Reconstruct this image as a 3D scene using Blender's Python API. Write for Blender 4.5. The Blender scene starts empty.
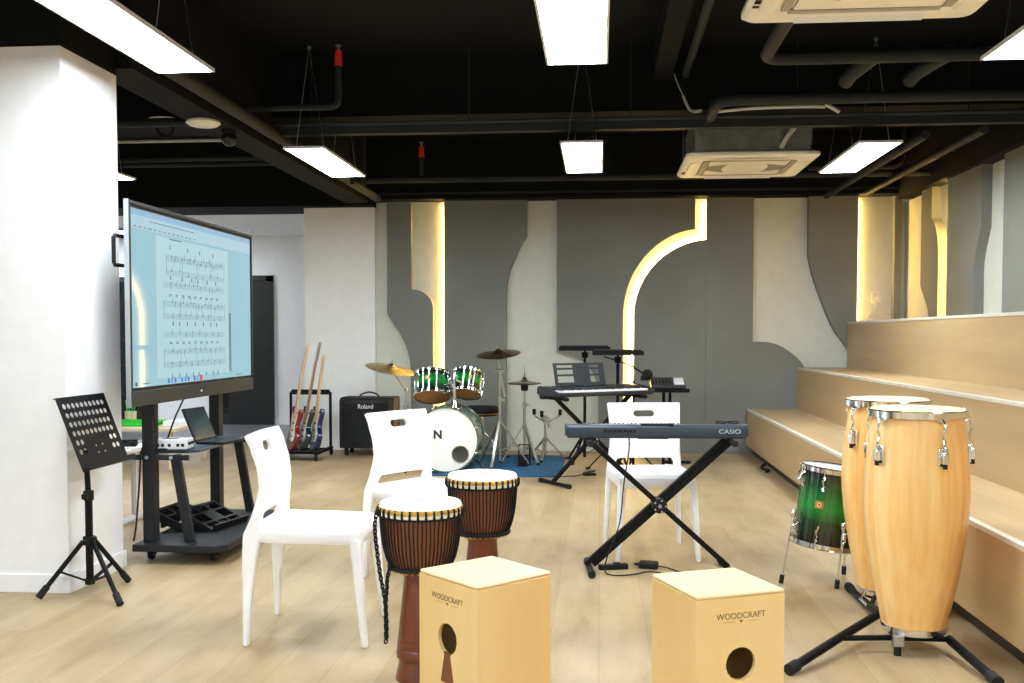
LAMP = 16.0
LED = 30.0
SCREEN = 0.3
WORLD = 0.25
EXPO = 1.62
import bpy, bmesh, math, random
from mathutils import Matrix, Vector, Euler
random.seed(7)
S = bpy.context.scene
COL = S.collection
PI = math.pi
def R(d): return math.radians(d)

# ------------------------------------------------------------------ materials
def lin(c):
    o = []
    for v in c[:3]:
        v /= 255.0
        o.append(v/12.92 if v <= 0.04045 else ((v+0.055)/1.055)**2.4)
    return (o[0], o[1], o[2], 1.0)
def new_mat(name):
    m = bpy.data.materials.new(name); m.use_nodes = True
    nt = m.node_tree
    return m, nt, nt.nodes['Principled BSDF']
def coords(nt, scale=(1,1,1), rot=(0,0,0)):
    tc = nt.nodes.new('ShaderNodeTexCoord'); mp = nt.nodes.new('ShaderNodeMapping')
    mp.inputs['Scale'].default_value = scale; mp.inputs['Rotation'].default_value = rot
    nt.links.new(tc.outputs['Object'], mp.inputs['Vector'])
    return mp.outputs['Vector']
def ramp(nt, fac, stops, interp='LINEAR'):
    r = nt.nodes.new('ShaderNodeValToRGB'); r.color_ramp.interpolation = interp
    el = r.color_ramp.elements
    while len(el) < len(stops): el.new(0.5)
    for e, (p, c) in zip(el, stops): e.position = p; e.color = c
    nt.links.new(fac, r.inputs['Fac'])
    return r.outputs['Color']
def noise(nt, vec, scale, detail=3, rough=0.5):
    n = nt.nodes.new('ShaderNodeTexNoise')
    n.inputs['Scale'].default_value = scale; n.inputs['Detail'].default_value = detail
    n.inputs['Roughness'].default_value = rough
    if vec is not None: nt.links.new(vec, n.inputs['Vector'])
    return n.outputs['Fac']
def shade(c, k): return tuple(min(255, v*k) for v in c)
def bump(nt, b, fac, strength, dist=0.01):
    n = nt.nodes.new('ShaderNodeBump'); n.inputs['Strength'].default_value = strength
    n.inputs['Distance'].default_value = dist
    nt.links.new(fac, n.inputs['Height']); nt.links.new(n.outputs['Normal'], b.inputs['Normal'])
def mat(name, c, rough=0.5, metal=0.0, var=0.05, scale=12.0, stretch=(1,1,1), spec=0.5, coat=0.0, bmp=0.0, detail=3):
    m, nt, b = new_mat(name)
    f = noise(nt, coords(nt, stretch), scale, detail)
    col = ramp(nt, f, [(0.3, lin(shade(c, 1-var))), (0.7, lin(shade(c, 1+var)))])
    nt.links.new(col, b.inputs['Base Color'])
    b.inputs['Roughness'].default_value = rough; b.inputs['Metallic'].default_value = metal
    b.inputs['Specular IOR Level'].default_value = spec
    b.inputs['Coat Weight'].default_value = coat; b.inputs['Coat Roughness'].default_value = 0.1
    if bmp: bump(nt, b, f, bmp)
    return m
def emit(name, c, strength, base=(230,230,230)):
    m, nt, b = new_mat(name)
    f = noise(nt, coords(nt), 3.0, 1)
    col = ramp(nt, f, [(0.2, lin(shade(c, 0.99))), (0.8, lin(c))])
    b.inputs['Base Color'].default_value = lin(base)
    nt.links.new(col, b.inputs['Emission Color'])
    b.inputs['Emission Strength'].default_value = strength
    b.inputs['Roughness'].default_value = 0.6
    return m
def wood(name, c1, c2, stretch=(1,1,0.08), scale=14, rough=0.45, coat=0.0, knots=0.0):
    m, nt, b = new_mat(name)
    v = coords(nt, stretch)
    f = noise(nt, v, scale, 5, 0.6)
    f2 = noise(nt, coords(nt, tuple(s*0.6 for s in stretch)), scale*0.25, 2)
    mx = nt.nodes.new('ShaderNodeMath'); mx.operation = 'MULTIPLY_ADD'
    mx.inputs[1].default_value = 0.55
    nt.links.new(f, mx.inputs[0])
    m2 = nt.nodes.new('ShaderNodeMath'); m2.operation = 'MULTIPLY'; m2.inputs[1].default_value = 0.45
    nt.links.new(f2, m2.inputs[0]); nt.links.new(m2.outputs[0], mx.inputs[2])
    col = ramp(nt, mx.outputs[0], [(0.32, lin(c1)), (0.68, lin(c2))])
    nt.links.new(col, b.inputs['Base Color'])
    b.inputs['Roughness'].default_value = rough; b.inputs['Coat Weight'].default_value = coat
    b.inputs['Coat Roughness'].default_value = 0.15
    return m
def staves(name, cols, n=16, rough=0.3):
    """barrel staves: one tone per angular slice about local Z, with a fine vertical grain"""
    m, nt, b = new_mat(name)
    v = coords(nt)
    sp = nt.nodes.new('ShaderNodeSeparateXYZ'); nt.links.new(v, sp.inputs[0])
    at = nt.nodes.new('ShaderNodeMath'); at.operation = 'ARCTAN2'
    nt.links.new(sp.outputs['Y'], at.inputs[0]); nt.links.new(sp.outputs['X'], at.inputs[1])
    ml = nt.nodes.new('ShaderNodeMath'); ml.operation = 'MULTIPLY'; ml.inputs[1].default_value = n/(2*PI)
    nt.links.new(at.outputs[0], ml.inputs[0])
    fl = nt.nodes.new('ShaderNodeMath'); fl.operation = 'FLOOR'; nt.links.new(ml.outputs[0], fl.inputs[0])
    wn = nt.nodes.new('ShaderNodeTexWhiteNoise'); wn.noise_dimensions = '1D'
    nt.links.new(fl.outputs[0], wn.inputs['W'])
    g = noise(nt, coords(nt, (1,1,0.06)), 45, 4)
    ad = nt.nodes.new('ShaderNodeMath'); ad.operation = 'MULTIPLY_ADD'; ad.inputs[1].default_value = 0.55
    nt.links.new(g, ad.inputs[0])
    m2 = nt.nodes.new('ShaderNodeMath'); m2.operation = 'MULTIPLY'; m2.inputs[1].default_value = 0.45
    nt.links.new(wn.outputs['Value'], m2.inputs[0]); nt.links.new(m2.outputs[0], ad.inputs[2])
    col = ramp(nt, ad.outputs[0], [(0.2, lin(cols[0])), (0.5, lin(cols[1])), (0.8, lin(cols[2]))])
    nt.links.new(col, b.inputs['Base Color'])
    b.inputs['Roughness'].default_value = rough; b.inputs['Coat Weight'].default_value = 0.4
    b.inputs['Coat Roughness'].default_value = 0.12
    return m
def burst(name, h, mid=(8,128,40), end=(1,6,3)):
    """green lacquer fading to black at both rims of the shell, height h along local Z"""
    m, nt, b = new_mat(name)
    v = coords(nt)
    sp = nt.nodes.new('ShaderNodeSeparateXYZ'); nt.links.new(v, sp.inputs[0])
    d = nt.nodes.new('ShaderNodeMath'); d.operation = 'DIVIDE'; d.inputs[1].default_value = h
    nt.links.new(sp.outputs['Z'], d.inputs[0])
    a = nt.nodes.new('ShaderNodeMath'); a.operation = 'ADD'; a.inputs[1].default_value = 0.5
    nt.links.new(d.outputs[0], a.inputs[0])
    col = ramp(nt, a.outputs[0], [(0.06, lin(end)), (0.3, lin(shade(mid, 0.4))), (0.52, lin(mid)), (0.68, lin(shade(mid, 0.75))), (0.92, lin(end))])
    nt.links.new(col, b.inputs['Base Color'])
    b.inputs['Roughness'].default_value = 0.15; b.inputs['Coat Weight'].default_value = 0.8
    b.inputs['Coat Roughness'].default_value = 0.05
    return m

M = {}
M['wall_white'] = mat('white_paint', (246,246,246), 0.6, var=0.01)
M['wall_base'] = mat('pale_grey_paint', (214,215,200), 0.6, var=0.015)
M['panel_grey'] = mat('grey_plaster_board', (121,123,116), 0.65, var=0.05, scale=1.6, detail=5)
M['black_paint'] = mat('black_ceiling_paint', (13,15,17), 0.85, var=0.1, scale=3, spec=0.2)
M['black_pipe'] = mat('dark_grey_painted_pipe', (38,41,42), 0.6, var=0.08, scale=6, spec=0.25)
M['column'] = mat('warm_white_paint', (250,250,246), 0.6, var=0.01)
M['corridor_floor'] = mat('grey_stone_floor', (105,106,108), 0.35, var=0.1, scale=2.5)
M['white_plastic'] = mat('white_chair_plastic', (250,250,250), 0.35, var=0.008)
M['black_metal'] = mat('black_powder_metal', (11,12,13), 0.55, var=0.1, spec=0.18)
M['black_plastic'] = mat('black_plastic', (15,16,17), 0.5, var=0.1, spec=0.3)
M['black_rubber'] = mat('black_rubber', (18,18,18), 0.8, var=0.1)
M['dark_grey_metal'] = mat('dark_grey_metal', (44,49,52), 0.5, 0.1, var=0.06, spec=0.3)
M['cart'] = mat('charcoal_cart_metal', (28,31,34), 0.55, 0.0, var=0.06, spec=0.3)
M['silver'] = mat('silver_frame', (165,172,178), 0.35, 0.5, var=0.03)
M['chrome'] = mat('chrome', (225,228,230), 0.12, 1.0, var=0.04)
M['steel'] = mat('brushed_steel', (180,180,178), 0.3, 0.9, var=0.06, scale=30)
M['maple'] = wood('maple_ply', (222,184,118), (236,204,142), (0.5,0.5,0.12), 9, 0.4)
M['cajon_edge'] = wood('pale_ply_top', (236,208,158), (246,222,178), (0.12,0.5,0.5), 10, 0.42)
M['oak'] = wood('oak_laminate', (178,148,104), (206,178,132), (1.5,0.16,1.5), 4.5, 0.42)
M['nosing'] = mat('pale_aluminium_nosing', (226,220,205), 0.4, 0.1, var=0.02)
M['conga'] = staves('conga_staves', ((226,160,84),(246,194,116),(252,216,152)), 17)
M['hide'] = mat('natural_hide', (236,208,160), 0.55, var=0.05, scale=9)
M['white_head'] = mat('white_drum_skin', (248,248,242), 0.45, var=0.01)
M['djembe_wood'] = wood('red_brown_mahogany', (78,34,20), (128,62,36), (1,1,0.07), 16, 0.32, 0.35)
M['djembe_bowl'] = wood('striped_brown_bowl', (70,34,17), (132,74,38), (1.6,1.6,0.03), 22, 0.35, 0.25)
M['rope_black'] = mat('black_rope', (14,14,15), 0.85, var=0.2, scale=80)
M['cloth_yellow'] = mat('yellow_ring_cloth', (206,160,62), 0.8, var=0.12, scale=50)
M['cloth_white'] = mat('white_ring_cloth', (238,232,210), 0.8, var=0.08, scale=50)
M['ink'] = mat('dark_print', (112,92,58), 0.6, var=0.1)
M['hole'] = mat('dark_inside', (26,20,14), 0.9, var=0.15)
M['cymbal_dark'] = mat('dark_bronze', (128,96,66), 0.28, 1.0, var=0.16, scale=26)
M['cymbal_gold'] = mat('golden_bronze', (206,190,146), 0.38, 1.0, var=0.1, scale=26)
M['cymbal_pale'] = mat('pale_bronze', (206,200,176), 0.3, 1.0, var=0.1, scale=26)
M['green_dark'] = mat('dark_green_lacquer', (70,96,74), 0.16, var=0.05, coat=0.7)
M['amber'] = wood('amber_skin', (160,104,44), (196,140,70), (1,1,1), 8, 0.3, 0.3)
M['mat_blue'] = mat('blue_carpet', (18,84,122), 0.9, var=0.14, scale=60)
M['keyboard_body'] = mat('slate_keyboard_plastic', (52,64,75), 0.4, var=0.03, spec=0.4)
M['keyboard_black'] = mat('black_keyboard_plastic', (34,36,40), 0.35, var=0.05)
M['key_white'] = mat('white_keys', (240,240,238), 0.3, var=0.01)
M['letter_white'] = mat('white_lettering', (235,235,235), 0.4, var=0.01)
M['letter_grey'] = mat('grey_lettering', (190,198,204), 0.4, var=0.01)
M['letter_black'] = mat('black_lettering', (24,24,26), 0.5, var=0.02)
M['amp_cloth'] = mat('black_grille_cloth', (22,24,27), 0.85, var=0.3, scale=120)
M['amp_body'] = mat('black_tolex', (24,26,29), 0.6, var=0.15, scale=60)
M['brown_panel'] = mat('dark_brown_panel', (64,50,38), 0.5, var=0.1)
M['neck'] = wood('maple_neck', (206,160,96), (230,190,128), (1,1,0.1), 30, 0.35)
M['neck_dark'] = wood('rosewood_neck', (126,92,56), (166,126,82), (1,1,0.1), 30, 0.35)
M['red'] = mat('red_lacquer', (120,12,18), 0.25, var=0.08, coat=0.7)
M['teal'] = mat('dark_green_guitar', (8,38,34), 0.25, var=0.08, coat=0.7)
M['blue'] = mat('blue_lacquer', (14,26,84), 0.25, var=0.08, coat=0.7)
M['cream'] = mat('cream_pickguard', (236,228,206), 0.4, var=0.02)
M['ac'] = mat('cream_ac_plastic', (250,244,226), 0.45, var=0.015)
M['ac_grille'] = mat('cream_grille', (176,168,146), 0.6, var=0.05, scale=60)
M['galv'] = mat('galvanised_box', (128,130,124), 0.45, 0.4, var=0.1, scale=10)
M['sprinkler_red'] = mat('red_thread_paint', (214,44,28), 0.5, var=0.1, scale=40)
M['white_cable'] = mat('white_cable', (206,206,198), 0.5, var=0.03)
M['lime'] = mat('lime_green_plastic', (48,206,60), 0.4, var=0.05)
M['birch'] = wood('birch_table', (214,196,160), (232,216,184), (0.2,1,1), 6, 0.4)
M['box_white'] = mat('white_device', (214,216,216), 0.4, var=0.03)
M['dark_glass'] = mat('dark_glass', (30,33,34), 0.08, var=0.1)
M['tablet_glass'] = mat('tablet_screen', (62,76,78), 0.12, var=0.05)
M['door_black'] = mat('black_door', (34,35,36), 0.45, var=0.1)
M['lamp_frame'] = mat('white_lamp_frame', (232,232,232), 0.4, var=0.01)
M['badge'] = mat('gold_badge', (196,130,44), 0.4, 0.3, var=0.08)
M['brass'] = mat('brass', (200,160,80), 0.3, 0.9, var=0.06)
M['lamp'] = emit('lamp_diffuser', (238,247,255), LAMP)
M['stand_chrome'] = mat('satin_chrome_stand', (176,175,168), 0.35, 0.8, var=0.05, scale=30)
M['led'] = emit('warm_led_tape', (255,204,112), LED)
M['led_strong'] = emit('bright_warm_led_tape', (255,204,112), LED*1.25)

# display picture: pale blue picture with a soft lighter page, lit from behind
def screen_mat():
    m, nt, b = new_mat('lit_screen')
    f = noise(nt, coords(nt), 1.3, 1)
    col = ramp(nt, f, [(0.3, lin((158,202,216))), (0.7, lin((170,212,222)))])
    b.inputs['Base Color'].default_value = (0.01,0.012,0.013,1)
    nt.links.new(col, b.inputs['Emission Color']); b.inputs['Emission Strength'].default_value = SCREEN
    b.inputs['Roughness'].default_value = 0.04
    b.inputs['Specular IOR Level'].default_value = 0.07
    return m
M['screen'] = screen_mat()
def emis_flat(name, c):
    m = emit(name, c, SCREEN, (8,8,8)); return m
M['page'] = emis_flat('screen_page', (178,216,224))
M['bar'] = emis_flat('screen_toolbar', (172,208,224))
M['bar_blue'] = emis_flat('screen_tabs', (142,184,214))
M['score_ink'] = emis_flat('screen_ink', (88,114,126))
M['score_dark'] = emis_flat('screen_dark_ink', (66,88,98))
M['scrollbar'] = emis_flat('screen_side_bar', (104,140,156))
M['ico_blue'] = emis_flat('screen_blue_icon', (40,110,220))
M['ico_red'] = emis_flat('screen_red_icon', (220,70,60))
M['ico_purple'] = emis_flat('screen_purple_icon', (120,80,210))
M['ico_cyan'] = emis_flat('screen_cyan_icon', (60,180,200))

def floor_mat():
    m, nt, b = new_mat('beige_plank_floor')
    v = coords(nt, (1,1,1), (0,0,R(90)))
    br = nt.nodes.new('ShaderNodeTexBrick')
    br.inputs['Scale'].default_value = 1.0
    br.inputs['Brick Width'].default_value = 1.25; br.inputs['Row Height'].default_value = 0.19
    br.inputs['Mortar Size'].default_value = 0.0016; br.inputs['Mortar Smooth'].default_value = 0.3
    br.inputs['Color1'].default_value = lin((192,171,136)); br.inputs['Color2'].default_value = lin((202,183,150))
    br.inputs['Mortar'].default_value = lin((176,154,118))
    br.offset = 0.37
    nt.links.new(v, br.inputs['Vector'])
    g = noise(nt, coords(nt, (2.6,0.6,1)), 3.2, 5, 0.6)
    gc = ramp(nt, g, [(0.3, lin((218,206,184))), (0.5, lin((238,231,216))), (0.7, lin((250,245,235)))])
    mx = nt.nodes.new('ShaderNodeMix'); mx.data_type = 'RGBA'; mx.blend_type = 'MULTIPLY'
    mx.inputs[0].default_value = 0.9
    nt.links.new(br.outputs['Color'], mx.inputs[6]); nt.links.new(gc, mx.inputs[7])
    bl = noise(nt, coords(nt, (1.2,0.7,1)), 1.6, 3)
    bc = ramp(nt, bl, [(0.3, lin((226,222,214))), (0.7, (1,1,1,1))])
    m2 = nt.nodes.new('ShaderNodeMix'); m2.data_type = 'RGBA'; m2.blend_type = 'MULTIPLY'; m2.inputs[0].default_value = 1
    nt.links.new(mx.outputs[2], m2.inputs[6]); nt.links.new(bc, m2.inputs[7])
    nt.links.new(m2.outputs[2], b.inputs['Base Color'])
    b.inputs['Roughness'].default_value = 0.46; b.inputs['Specular IOR Level'].default_value = 0.4
    return m
M['floor'] = floor_mat()

# ------------------------------------------------------------------ mesh builder
class MB:
    def __init__(self): self.bm = bmesh.new(); self.M = Matrix.Identity(4)
    def v(self, p): return self.bm.verts.new(self.M @ Vector(p))
    def f(self, vs):
        try: return self.bm.faces.new(vs)
        except ValueError: return None
    def box(self, x0,x1,y0,y1,z0,z1):
        vs = [self.v(p) for p in ((x0,y0,z0),(x1,y0,z0),(x1,y1,z0),(x0,y1,z0),(x0,y0,z1),(x1,y0,z1),(x1,y1,z1),(x0,y1,z1))]
        for q in ((3,2,1,0),(4,5,6,7),(0,1,5,4),(1,2,6,5),(2,3,7,6),(3,0,4,7)): self.f([vs[i] for i in q])
        return self
    def frustum(self, c0, h0, c1, h1):
        """rectangular bar from centre c0 (half sizes h0=(hx,hy)) to c1 (h1), ends horizontal"""
        a = [self.v((c0[0]+sx*h0[0], c0[1]+sy*h0[1], c0[2])) for sx,sy in ((-1,-1),(1,-1),(1,1),(-1,1))]
        b = [self.v((c1[0]+sx*h1[0], c1[1]+sy*h1[1], c1[2])) for sx,sy in ((-1,-1),(1,-1),(1,1),(-1,1))]
        self.bridge(a, b); self.f(a[::-1]); self.f(b); return self
    def bridge(self, a, b):
        n = len(a)
        for i in range(n): self.f([a[i], a[(i+1)%n], b[(i+1)%n], b[i]])
    def ring(self, c, ax, r, seg, up=None, r2=None):
        ax = Vector(ax).normalized()
        u = Vector(up) if up else (Vector((0,0,1)) if abs(ax.z) < 0.9 else Vector((1,0,0)))
        s = ax.cross(u).normalized(); t = s.cross(ax).normalized()
        r2 = r if r2 is None else r2
        return [self.v(Vector(c) + s*r*math.cos(2*PI*i/seg) + t*r2*math.sin(2*PI*i/seg)) for i in range(seg)]
    def cyl(self, p, q, r, r2=None, seg=14, caps=True):
        p = Vector(p); q = Vector(q); ax = q-p; r2 = r if r2 is None else r2
        a = self.ring(p, ax, r, seg); b = self.ring(q, ax, r2, seg)
        self.bridge(a, b)
        if caps: self.f(a[::-1]); self.f(b)
        return self
    def bar(self, p, q, w, h, up=(0,0,1)):
        p = Vector(p); q = Vector(q); ax = (q-p).normalized(); u = Vector(up)
        if abs(ax.dot(u)) > 0.98: u = Vector((0,1,0))
        s = ax.cross(u).normalized()*w/2; t = s.cross(ax).normalized()*h/2
        a = [self.v(p+i*s+j*t) for i,j in ((-1,-1),(1,-1),(1,1),(-1,1))]
        b = [self.v(q+i*s+j*t) for i,j in ((-1,-1),(1,-1),(1,1),(-1,1))]
        self.bridge(a, b); self.f(a[::-1]); self.f(b); return self
    def tube(self, pts, r, seg=8, closed=False):
        pts = [Vector(p) for p in pts]; n = len(pts); rings = []
        up = Vector((0.13,0.21,0.97)).normalized()
        for i in range(n):
            if closed: d = pts[(i+1)%n]-pts[i-1]
            else: d = pts[min(i+1,n-1)]-pts[max(i-1,0)]
            d.normalize()
            s = d.cross(up)
            if s.length < 0.05: s = d.cross(Vector((1,0,0)))
            s.normalize(); t = s.cross(d)
            rr = r[i] if isinstance(r, (list,tuple)) else r
            rings.append([self.v(pts[i]+s*rr*math.cos(2*PI*k/seg)+t*rr*math.sin(2*PI*k/seg)) for k in range(seg)])
        for i in range(n-1): self.bridge(rings[i], rings[i+1])
        if closed: self.bridge(rings[-1], rings[0])
        else: self.f(rings[0][::-1]); self.f(rings[-1])
        return self
    def lathe(self, prof, seg=32, c=(0,0,0), cap0=True, cap1=True, wob=None):
        rings = []
        for r, z in prof:
            ring = []
            for i in range(seg):
                a = 2*PI*i/seg; rr = r*(wob(a, z) if wob else 1)
                ring.append(self.v((c[0]+rr*math.cos(a), c[1]+rr*math.sin(a), c[2]+z)))
            rings.append(ring)
        for a, b in zip(rings, rings[1:]): self.bridge(a, b)
        if cap0: self.f(rings[0][::-1])
        if cap1: self.f(rings[-1])
        return self
    def prism(self, poly, d0, d1, plane='xz'):
        """extrude a 2-D outline; plane xz -> along y, xy -> along z, yz -> along x"""
        def P(u, w, d): return {'xz':(u,d,w),'xy':(u,w,d),'yz':(d,u,w)}[plane]
        a = [self.v(P(u,w,d0)) for u,w in poly]; b = [self.v(P(u,w,d1)) for u,w in poly]
        self.bridge(a, b); self.f(a[::-1]); self.f(b); return self
    def sphere(self, c, r, seg=14, rings=8):
        r = (r,r,r) if not isinstance(r,(tuple,list)) else r
        rows = []
        for j in range(1, rings):
            t = PI*j/rings
            rows.append([self.v((c[0]+r[0]*math.sin(t)*math.cos(2*PI*i/seg), c[1]+r[1]*math.sin(t)*math.sin(2*PI*i/seg), c[2]-r[2]*math.cos(t))) for i in range(seg)])
        for a, b in zip(rows, rows[1:]): self.bridge(a, b)
        s = self.v((c[0],c[1],c[2]-r[2])); n = self.v((c[0],c[1],c[2]+r[2]))
        for i in range(seg):
            self.f([rows[0][(i+1)%seg], rows[0][i], s]); self.f([rows[-1][i], rows[-1][(i+1)%seg], n])
        return self
    def torus(self, c, R_, r, seg=32, s2=8, ax=(0,0,1)):
        ax = Vector(ax).normalized()
        u = Vector((0,0,1)) if abs(ax.z) < 0.9 else Vector((1,0,0))
        s = ax.cross(u).normalized(); t = s.cross(ax).normalized(); c = Vector(c)
        rows = []
        for i in range(seg):
            a = 2*PI*i/seg; d = s*math.cos(a)+t*math.sin(a)
            rows.append([self.v(c+d*(R_+r*math.cos(2*PI*k/s2))+ax*r*math.sin(2*PI*k/s2)) for k in range(s2)])
        for i in range(seg): self.bridge(rows[i], rows[(i+1)%seg])
        return self
    def build(self, name, m, parent=None, bevel=0.0, ang=35, seg=2):
        bm = self.bm
        bmesh.ops.recalc_face_normals(bm, faces=bm.faces)
        me = bpy.data.meshes.new(name); bm.to_mesh(me); bm.free()
        for p in me.polygons: p.use_smooth = True
        me.set_sharp_from_angle(angle=R(ang))
        o = bpy.data.objects.new(name, me); COL.objects.link(o)
        me.materials.append(m if not isinstance(m, str) else M[m])
        if parent is not None: o.parent = parent
        if bevel:
            b = o.modifiers.new('soft_edges', 'BEVEL'); b.width = bevel; b.segments = seg
            b.limit_method = 'ANGLE'; b.angle_limit = R(40); b.harden_normals = False
        return o
def mb(Mx=None):
    x = MB()
    if Mx is not None: x.M = Mx
    return x
def tag(o, label, cat, group=None):
    o['label'] = label; o['category'] = cat; o['kind'] = 'thing'
    if group: o['group'] = group
    return o
def thing(name, label, cat, loc=(0,0,0), rz=0.0, group=None, rot=None):
    o = bpy.data.objects.new(name, None); COL.objects.link(o)
    o.empty_display_size = 0.1
    o.location = loc; o.rotation_euler = rot if rot is not None else (0,0,R(rz))
    return tag(o, label, cat, group)
def struct(o): o['kind'] = 'structure'; return o
def copy_tree(o, parent=None):
    c = o.copy(); COL.objects.link(c); c.parent = parent
    for ch in list(o.children): copy_tree(ch, c)
    return c
def text_mesh(name, body, size, m, parent, Mx, ext=0.0008, sx=1.0, bold=0.0):
    cu = bpy.data.curves.new(name, 'FONT'); cu.body = body; cu.size = size; cu.extrude = ext
    cu.offset = bold
    cu.align_x = 'CENTER'; cu.align_y = 'CENTER'
    t = bpy.data.objects.new(name+'_tmp', cu); COL.objects.link(t)
    bpy.context.view_layer.update()
    me = bpy.data.meshes.new_from_object(t.evaluated_get(bpy.context.evaluated_depsgraph_get()))
    bpy.data.objects.remove(t)
    me.transform(Mx @ Matrix.Diagonal((sx,1,1,1)))
    me.materials.clear(); me.materials.append(M[m])
    o = bpy.data.objects.new(name, me); COL.objects.link(o); o.parent = parent
    return o
def arc(cx, cz, rx, rz, a0, a1, n=14):
    return [(cx+rx*math.cos(R(a0+(a1-a0)*i/n)), cz+rz*math.sin(R(a0+(a1-a0)*i/n))) for i in range(n+1)]
def catmull(pts, n=6):
    P = [Vector(p) for p in pts]; out = []
    for i in range(len(P)-1):
        p0 = P[max(i-1,0)]; p1 = P[i]; p2 = P[i+1]; p3 = P[min(i+2,len(P)-1)]
        for k in range(n):
            t = k/n
            out.append(0.5*((2*p1)+(p2-p0)*t+(2*p0-5*p1+4*p2-p3)*t*t+(3*p1-p0-3*p2+p3)*t**3))
    out.append(P[-1]); return out
# basis: text/plates standing upright, reading direction x_dir, facing outwards
def upright(loc, xdir, up=(0,0,1)):
    x = Vector(xdir).normalized(); y = Vector(up).normalized(); y = (y - x*y.dot(x)).normalized(); z = x.cross(y)
    m = Matrix.Identity(4)
    for i in range(3): m[i][0] = x[i]; m[i][1] = y[i]; m[i][2] = z[i]; m[i][3] = loc[i]
    return m
# ------------------------------------------------------------------ room shell
def sbox(name, m, x0,x1,y0,y1,z0,z1, parent=None, bevel=0):
    o = mb().box(x0,x1,y0,y1,z0,z1).build(name, m, parent, bevel)
    return struct(o)
CEIL = 3.16
sbox('floor', 'floor', -9.0, 3.1, -4.0, 10.5, -0.1, 0.0)
sbox('floor_corridor', 'corridor_floor', -9.0, -2.2, 10.5, 13.1, -0.1, 0.0)
sbox('ceiling', 'black_paint', -9.0, 4.3, -4.0, 10.6, CEIL, CEIL+0.1)
sbox('ceiling_corridor', 'wall_white', -9.0, -2.2, 10.6, 13.1, 2.5, 2.6)
wb = sbox('wall_back', 'wall_base', -2.31, 3.12, 10.19, 10.4, 0.0, 2.56)
sbox('wall_corridor', 'wall_white', -9.0, -2.2, 12.9, 13.1, 0.0, 2.5)
sbox('wall_corridor_end', 'wall_white', -2.3, -2.2, 10.6, 12.9, 0.0, 2.5)
sbox('wall_left', 'wall_white', -9.1, -9.0, -4.0, 13.1, 0.0, 3.2)
wr = sbox('wall_right', 'wall_base', 3.0, 3.12, -4.0, 10.19, 0.0, 2.5)

# raised grey boards with their cut outlines, warm light tape on the edges that glow
YF = 10.10
A_ = [(-2.18,0.0),(-1.705,0.0),(-1.705,1.46)] + arc(-1.91,1.46,0.205,0.195,0,90,10) + [(-1.93,1.655),(-1.93,2.55),(-2.18,2.55)]
A_ = [(-1.937,0.0),(-1.705,0.0)] + arc(-1.91,1.46,0.205,0.195,0,90,10) + [(-1.93,1.655),(-1.93,2.55),(-2.18,2.55)] + \
     [tuple(p)[:2] for p in catmull([(-2.18,1.406,0),(-2.116,1.306,0),(-2.044,1.194,0),(-1.988,1.08,0),(-1.955,0.968,0),(-1.942,0.87,0),(-1.937,0.75,0)],3)]
B_ = [(-1.59,0.0),(-0.954,0.0)] + [tuple(p)[:2] for p in reversed(catmull([(-0.742,2.192,0),(-0.798,2.11,0),(-0.853,1.99,0),(-0.903,1.878,0),(-0.934,1.766,0),(-0.948,1.64,0),(-0.954,1.5,0)],3))] + [(-0.742,2.555),(-1.59,2.555)]
Carc = arc(1.02,1.38,0.79,0.87,180,95.8,22)
C_ = [(-0.018,0.0),(0.231,0.0)] + Carc + [(0.94,2.555),(-0.437,2.555),(-0.437,1.025)] + arc(-0.435,0.59,0.417,0.435,90,0,12)
Darc = arc(1.115,1.38,0.775,0.765,180,94.6,22)
D1_ = [(0.341,0.0),(1.0515,0.0),(1.0515,2.135)] + Darc[::-1]
Dc = [tuple(p)[:2] for p in catmull([(1.515,1.12,0),(1.655,1.12,0),(1.767,1.09,0),(1.864,1.035,0),(1.96,0.955,0),(2.02,0.87,0),(2.07,0.7,0),(2.09,0.5,0)],3)]
D2_ = [(1.0535,0.0),(2.09,0.0)] + Dc[::-1] + [(1.515,2.555),(1.0535,2.555)]
E_ = [(2.525,0.9),(2.525,2.555),(2.05,2.555)] + [tuple(p)[:2] for p in catmull([(2.05,1.98,0),(2.088,1.81,0),(2.145,1.635,0),(2.285,1.289,0),(2.393,1.131,0),(2.47,1.02,0)],3)]
F_ = [(2.875,0.9),(2.94,0.9),(2.94,2.555),(2.875,2.555)]
for poly in (A_,B_,C_,D1_,D2_,E_,F_):
    struct(mb().prism(poly, YF, 10.19, 'xz').build('panel', 'panel_grey', wb))
XF = 2.92
def cm(l): return [tuple(p)[:2] for p in catmull([(a,b,0) for a,b in l],3)]
P1_ = [(9.155,2.5),(9.44,2.5)] + cm([(9.44,1.64),(9.36,1.56),(9.25,1.45),(9.19,1.34),(9.188,1.322)]) + [(8.965,1.322)] + cm([(8.965,1.75),(8.975,1.95),(9.02,2.09),(9.08,2.17),(9.155,2.22)])
P2_ = [(8.13,1.322),(8.75,1.322),(8.75,2.5),(8.0,2.5)] + cm([(8.0,2.02),(8.05,1.93),(8.11,1.81),(8.135,1.70),(8.13,1.55)])
P3_ = [(-1.0,1.322),(7.57,1.322),(7.57,2.5),(-1.0,2.5)]
for poly in (P1_,P2_,P3_):
    struct(mb().prism(poly, XF, 3.0, 'yz').build('panel', 'panel_grey', wr))

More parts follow.
